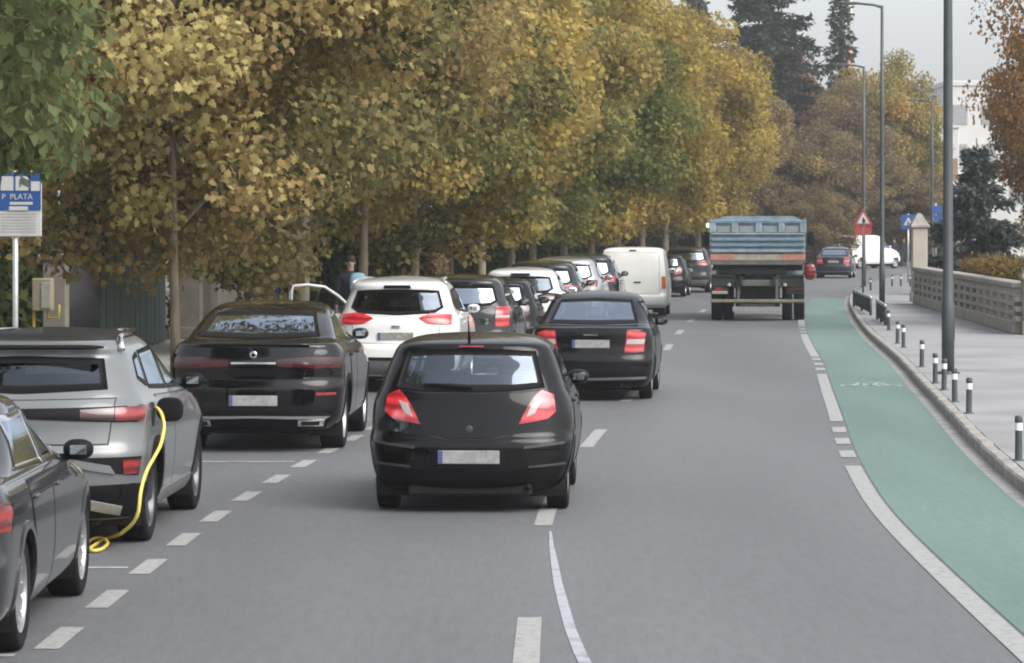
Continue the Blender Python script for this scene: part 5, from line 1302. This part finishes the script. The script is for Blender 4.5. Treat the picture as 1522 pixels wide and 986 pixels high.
MB().box(((28 - 22) * k_, -.022, CH - (310 - HZ) * k_ - PV), (28 * k_, .006, 6 * k_)).build('text_line', 'swhite', bd)
M['sgrey'] = pmat('faint print', (.36, .36, .36), .5)
for q in range(7): MB().box(((28 - 22) * k_, -.013, CH - (318 + 4.4 * q - HZ) * k_ - PV), (52 * k_, .004, 1.2 * k_)).build('text_line', 'sgrey', bd)

# ---------------------------------------------------------------- left side: gate, wall, meter, bins
FO = -10.0
def on_line(px):                                # where the fence line is met under a column of the photograph
    lo, hi = 30.0, 170.0
    for _ in range(50):
        m = (lo + hi) / 2
        if xc(m) + FO < (px - CX) / F * m: lo = m
        else: hi = m
    return lo
M['gategreen'] = pmat('dark green sheet metal', (.035, .06, .045), .6, .2, 4); M['gateiron'] = pmat('black iron', (.02, .02, .02), .6, .2, 10); M['yellow'] = pmat('yellow gas pipe', (.55, .40, .06), .5, .1); M['meter'] = pmat('gas meter box', (.42, .37, .24), .6, .12, 8); M['meterdoor'] = pmat('meter door', (.50, .48, .42), .6, .12, 8)
def line_seg(y0, y1):
    a, c = Vector((xc(y0) + FO, y0, PV)), Vector((xc(y1) + FO, y1, PV)); dd = c - a
    return a, dd.length, math.atan2(dd.y, dd.x)
a, L, rz = line_seg(on_line(150), on_line(245))
gt = put(empty('sheet_fence', a, rz), 'dark green sheet metal fence of upright boards left of the concrete pillar', 'fence')
nbd = int(L / .22)
bme = MB().box((0, 0, .9), (.20, .03, 1.75), bev=.006).me(); bme.materials.append(M['gategreen'])
for q in range(nbd): o = link('board', bme, gt); o.location = (.11 + q * L / nbd, rb.uniform(-.008, .008), rb.uniform(-.02, .02))
for zz in (.4, 1.4): MB().box((L / 2, .04, zz), (L, .04, .07), bev=.006).build('rail', 'gategreen', gt)
a, L, rz = line_seg(on_line(96), on_line(148))
ig = put(empty('iron_gate', a, rz), 'black iron garden gate with arched top left of the green sheet fence', 'gate')
nbr = int(L / .14)
for q in range(nbr + 1):
    t = q / nbr; hh = 1.25 + .5 * math.sin(math.pi * t)
    MB().tube([(L * t, 0, .05), (L * t, 0, hh)], .018, 6).build('bar', 'gateiron', ig)
MB().tube([(L * t, 0, 1.25 + .5 * math.sin(math.pi * t)) for t in np.linspace(0, 1, 15)], .03, 8).build('arch_rail', 'gateiron', ig)
MB().box((L / 2, .02, .45), (L, .012, .8), bev=.004).build('kick_plate', 'gateiron', ig)
for zz in (.12, .95): MB().box((L / 2, 0, zz), (L, .03, .05), bev=.006).build('rail', 'gateiron', ig)
# concrete pillars and wall
y0 = on_line(264)
def wall_panel(px0, px1, h, mat, label, cap=True, th=.35):
    a, L, rz = line_seg(on_line(px0), on_line(px1)); root = put(empty('garden_wall', a, rz), label, 'wall')
    MB().box((L / 2, 0, h / 2), (L, th, h), bev=.015).build('wall_body', mat, root)
    if cap: MB().box((L / 2, 0, h + .05), (L + .12, th + .14, .10), bev=.02).build('coping', 'stone_dark', root)
    return root
def pil(px, w, h, label, mat='concrete'):
    y = on_line(px); root = put(empty('wall_pillar', (xc(y) + FO, y, PV)), label, 'pillar')
    MB().box((0, 0, h / 2), (w, w, h), bev=.02).build('shaft', mat, root)
    MB().box((0, 0, .12), (w + .10, w + .10, .24), bev=.02).build('base', mat, root)
    MB().box((0, 0, h + .05), (w + .14, w + .14, .10), bev=.02).build('cap', 'stone_dark', root)
pil(278, .62, 1.78, 'wide pale concrete gate pillar right of the nearest thin trunk')
pil(304, .34, 1.74, 'narrow concrete pillar just right of the wide concrete one')
wall_panel(312, 352, 1.35, 'cream', 'low cream garden wall right of the concrete pillars')
wall_panel(356, 398, 1.72, 'concrete', 'pale wall with a flat roof edge behind the green bin', True, .5)
pil(83, .40, 1.75, 'pale gate post beside the gas meter', 'concrete')
# meter box
ym = on_line(60) - .8; k_ = ym / F
mb = put(empty('gas_meter', ((64 - CX) * k_, ym, PV)), 'beige gas meter box on yellow pipes beside the garden gate at left', 'meter')
zt, zb = CH - (414 - HZ) * k_ - PV, CH - (462 - HZ) * k_ - PV
MB().box((0, 0, (zt + zb) / 2), (30 * k_, .25, zt - zb), bev=.015).build('cabinet', 'meter', mb)
MB().box((6 * k_, -.135, (zt + zb) / 2 - .01), (14 * k_, .02, (zt - zb) * .8), bev=.006).build('door', 'meterdoor', mb)
MB().tube([(-.15, 0, 0), (-.15, 0, zb + .02)], .025, 8).build('pipe', 'yellow', mb); MB().tube([(.08, 0, zb + .02), (.08, 0, zb - .12), (.26, 0, zb - .12), (.26, 0, zb + .1)], .022, 8).build('pipe', 'yellow', mb)
# small roofed shelter behind the gate
ysh = on_line(100) + 3; k_ = ysh / F
M['roofing'] = pmat('old roofing felt', (.09, .08, .075), .9, .2, 4)
sh = put(empty('garden_shed', ((85 - CX) * k_, ysh, PV)), 'small dark garden shed with a shallow roof behind the gas meter', 'shed')
MB().box((0, 0, .95), (1.5, 1.4, 1.9), bev=.02).build('shed_wall', 'lining', sh)
MB().prism([(-.95, 1.88), (.95, 1.88), (.90, 1.98), (0, 2.25), (-.90, 1.98)], -.85, .85).build('shed_roof', 'roofing', sh)
# P plate, bin, notice board
ypb = on_line(405) - 1.2; k_ = ypb / F
pp_ = put(empty('parking_plate', ((403 - CX) * k_, ypb, PV)), 'small dark blue board with a white P above the black coupe roof', 'sign')
zc = CH - (436 - HZ) * k_ - PV
MB().tube([(0, .03, 0), (0, .03, zc)], .025, 8).build('post', 'galv', pp_); MB().box((0, 0, zc), (24 * k_, .02, 34 * k_), bev=.006).build('blue_panel', 'sblue', pp_)
text('P', .30, (.03, -.014, zc + .05), pp_, 'swhite')
bn = put(empty('waste_bin', ((366 - CX) * k_, ypb - .5, PV)), 'dark green waste bin left of the blue P board', 'bin')
zt = CH - (441 - HZ) * k_ - PV
M['bin'] = pmat('dark green plastic', (.03, .06, .05), .5, .15)
MB().box((0, 0, zt * .46), (.44, .5, zt * .92), bev=.04).build('bin_body', 'bin', bn); MB().box((0, 0, zt * .95), (.50, .56, zt * .08), bev=.03).build('lid', 'bin', bn)
nb_ = put(empty('notice_board', ((436 - CX) * k_, ypb, PV)), 'pale weathered notice board on a stand left of a thick trunk', 'board')
zt, zb = CH - (387 - HZ) * k_ - PV, CH - (424 - HZ) * k_ - PV
MB().prism([(-.22, zb), (.24, zb), (.19, zt), (-.15, zt)], 0, .04).build('panel', 'cream', nb_)
for sx in (-.1, .12): MB().tube([(sx, .05, 0), (sx, .05, zb + .1)], .025, 8).build('leg', 'galv', nb_)
# round clipped shrub behind the dark SUV
ysb = 70.0; k_ = ysb / F
rg = np.random.default_rng(6); n = 2600; v = rg.normal(size=(n, 3)); v /= np.linalg.norm(v, axis=1, keepdims=True); P = v * rg.uniform(.75, 1.02, (n, 1)) * np.array([.27, .27, .33])
V, T, tn = leaves(rg, P, v + rg.normal(size=(n, 3)) * .4, rg.normal(size=(n, 3)), .07 * rg.uniform(.7, 1.3, n), rg.random(n), KITE)
sb = put(empty('clipped_shrub', ((649 - CX) * k_, ysb, PV)), 'round brownish clipped shrub showing above the dark boxy SUV', 'shrub')
zc = CH - (399 - HZ) * k_ - PV
o = link('foliage', tri_mesh(V, T, tn), sb, L_BRN); o.location = (0, 0, zc)
MB().tube([(0, 0, 0), (0, 0, zc)], .05, 8).build('stem', 'bark', sb)

# ---------------------------------------------------------------- people in view
M['navy'] = pmat('navy coat', (.022, .026, .04), .9); M['jeans'] = pmat('dark trousers', (.03, .035, .05), .9); M['shoe'] = pmat('shoes', (.02, .02, .02), .7); M['pale'] = pmat('pale trousers', (.55, .53, .50), .9); M['lblue'] = pmat('light blue cloth', (.22, .42, .52), .9)
pr = person(((521 - CX) / F * 58, 58, PV), math.pi, 1.76, M['navy'], M['jeans'], M['shoe'], 'person in a dark coat with a light blue bag standing behind the white SUV')
put(MB().blob(((532 - CX) / F * 57.7, 57.7, PV + 1.28), (.15, .09, .20), .6).build('shoulder_bag', 'lblue'), 'light blue bag held by the person in the dark coat', 'bag')
for px, yy, cm, tm, lab in ((1329, 186, 'navy', 'pale', 'person in a dark coat and pale trousers walking at the far end of the pavement'), (1343, 192, 'navy', 'jeans', 'person in dark clothes between two other walkers far down the street'), (1366, 184, 'dcoat', 'jeans', 'person in dark clothes next to the cream gate pillar far away')):
    person(((px - CX) / F * yy, yy, 0.0), R(170), 1.74, M[cm], M[tm], M['shoe'], lab, .16)

# ---------------------------------------------------------------- far buildings and mast
bd = put(empty('white_building', (34.3, 236, 0)), 'tall white building behind the blue spruce and lamp post', 'building')
MB().box((2.2, 6, 6.4), (9.0, 12, 12.8), bev=.05).build('wall', 'white_wall', bd)
MB().box((2.2, 6, 13.0), (9.2, 12.2, .4), bev=.05).build('parapet', 'white_wall', bd)
M['pane'] = pmat('window pane', (.28, .30, .32), .1, .1, spec=.8)
for fz in range(4):
    for fx in range(4):
        w_ = MB().box((-1.2 + fx * 2.1, -.02, 2.0 + fz * 2.9), (1.1, .08, 1.5), bev=.02).build('window', 'cream', bd); MB().box((-1.2 + fx * 2.1, -.05, 2.0 + fz * 2.9), (.9, .06, 1.3)).build('pane', 'pane', w_)
b2 = put(empty('white_house', (31.6, 233, 0)), 'narrow pale house with a brown band, seen left of the nearest lamp post', 'house')
MB().box((0, 4, 4.8), (2.0, 8, 9.6), bev=.05).build('wall', 'white_wall', b2)
MB().box((0, 4, 9.7), (2.1, 8.2, .2), bev=.03).build('roof', 'white_wall', b2)
M['brownpl'] = pmat('brown plaster', (.32, .20, .13), .9)
MB().box((0, -.03, 6.6), (1.8, .06, 1.6)).build('brown_panel', 'brownpl', b2)
for zz in (1.7, 4.2): w_ = MB().box((0, -.03, zz), (.6, .08, 1.2), bev=.02).build('window', 'pane', b2)
b3 = put(empty('small_house', (20.5, 138, 0)), 'small white gabled house behind the orange hedge at right', 'house')
MB().prism([(-.9, 0), (1.1, 0), (1.1, 1.7), (.85, 2.35), (.3, 2.05), (-.9, 1.55)], 0, 4).build('wall', 'white_wall', b3)
MB().prism([(-1.0, 1.55), (.3, 2.05), (.85, 2.40), (1.2, 1.7), (1.25, 1.78), (.87, 2.5), (.28, 2.15), (-1.02, 1.65)], -.1, 4.1).build('roof', 'stone_dark', b3)
MB().box((.35, -.02, 1.35), (.26, .06, .3)).build('window', 'pane', b3)
ms = put(empty('lattice_mast', ((1263 - CX) / F * 420, 420, 0)), 'thin red and white mast standing far off above the trees', 'mast')
for k in range(6): MB().tube([(0, 0, k * 6.5), (0, 0, k * 6.5 + 6.5)], .38, 8).build('mast_section', pmat('mast red', (.50, .22, .20), .7) if k % 2 else 'swhite', ms)

# ---------------------------------------------------------------- thin autumn haze over the whole street
hzm = bpy.data.materials.new('street haze'); hzm.use_nodes = True
hn, hl = hzm.node_tree.nodes, hzm.node_tree.links
hn.clear(); ho = hn.new('ShaderNodeOutputMaterial'); hv = hn.new('ShaderNodeVolumePrincipled')
hv.inputs['Color'].default_value = (.92, .94, .97, 1); hv.inputs['Density'].default_value = .0005; hv.inputs['Anisotropy'].default_value = 0.2
hl.new(hv.outputs[0], ho.inputs['Volume'])
put(MB().box((50, 570, 22.0), (1360, 1300, 46.2)).build('haze', hzm), 'thin pale haze filling the street', 'haze', kind='stuff')
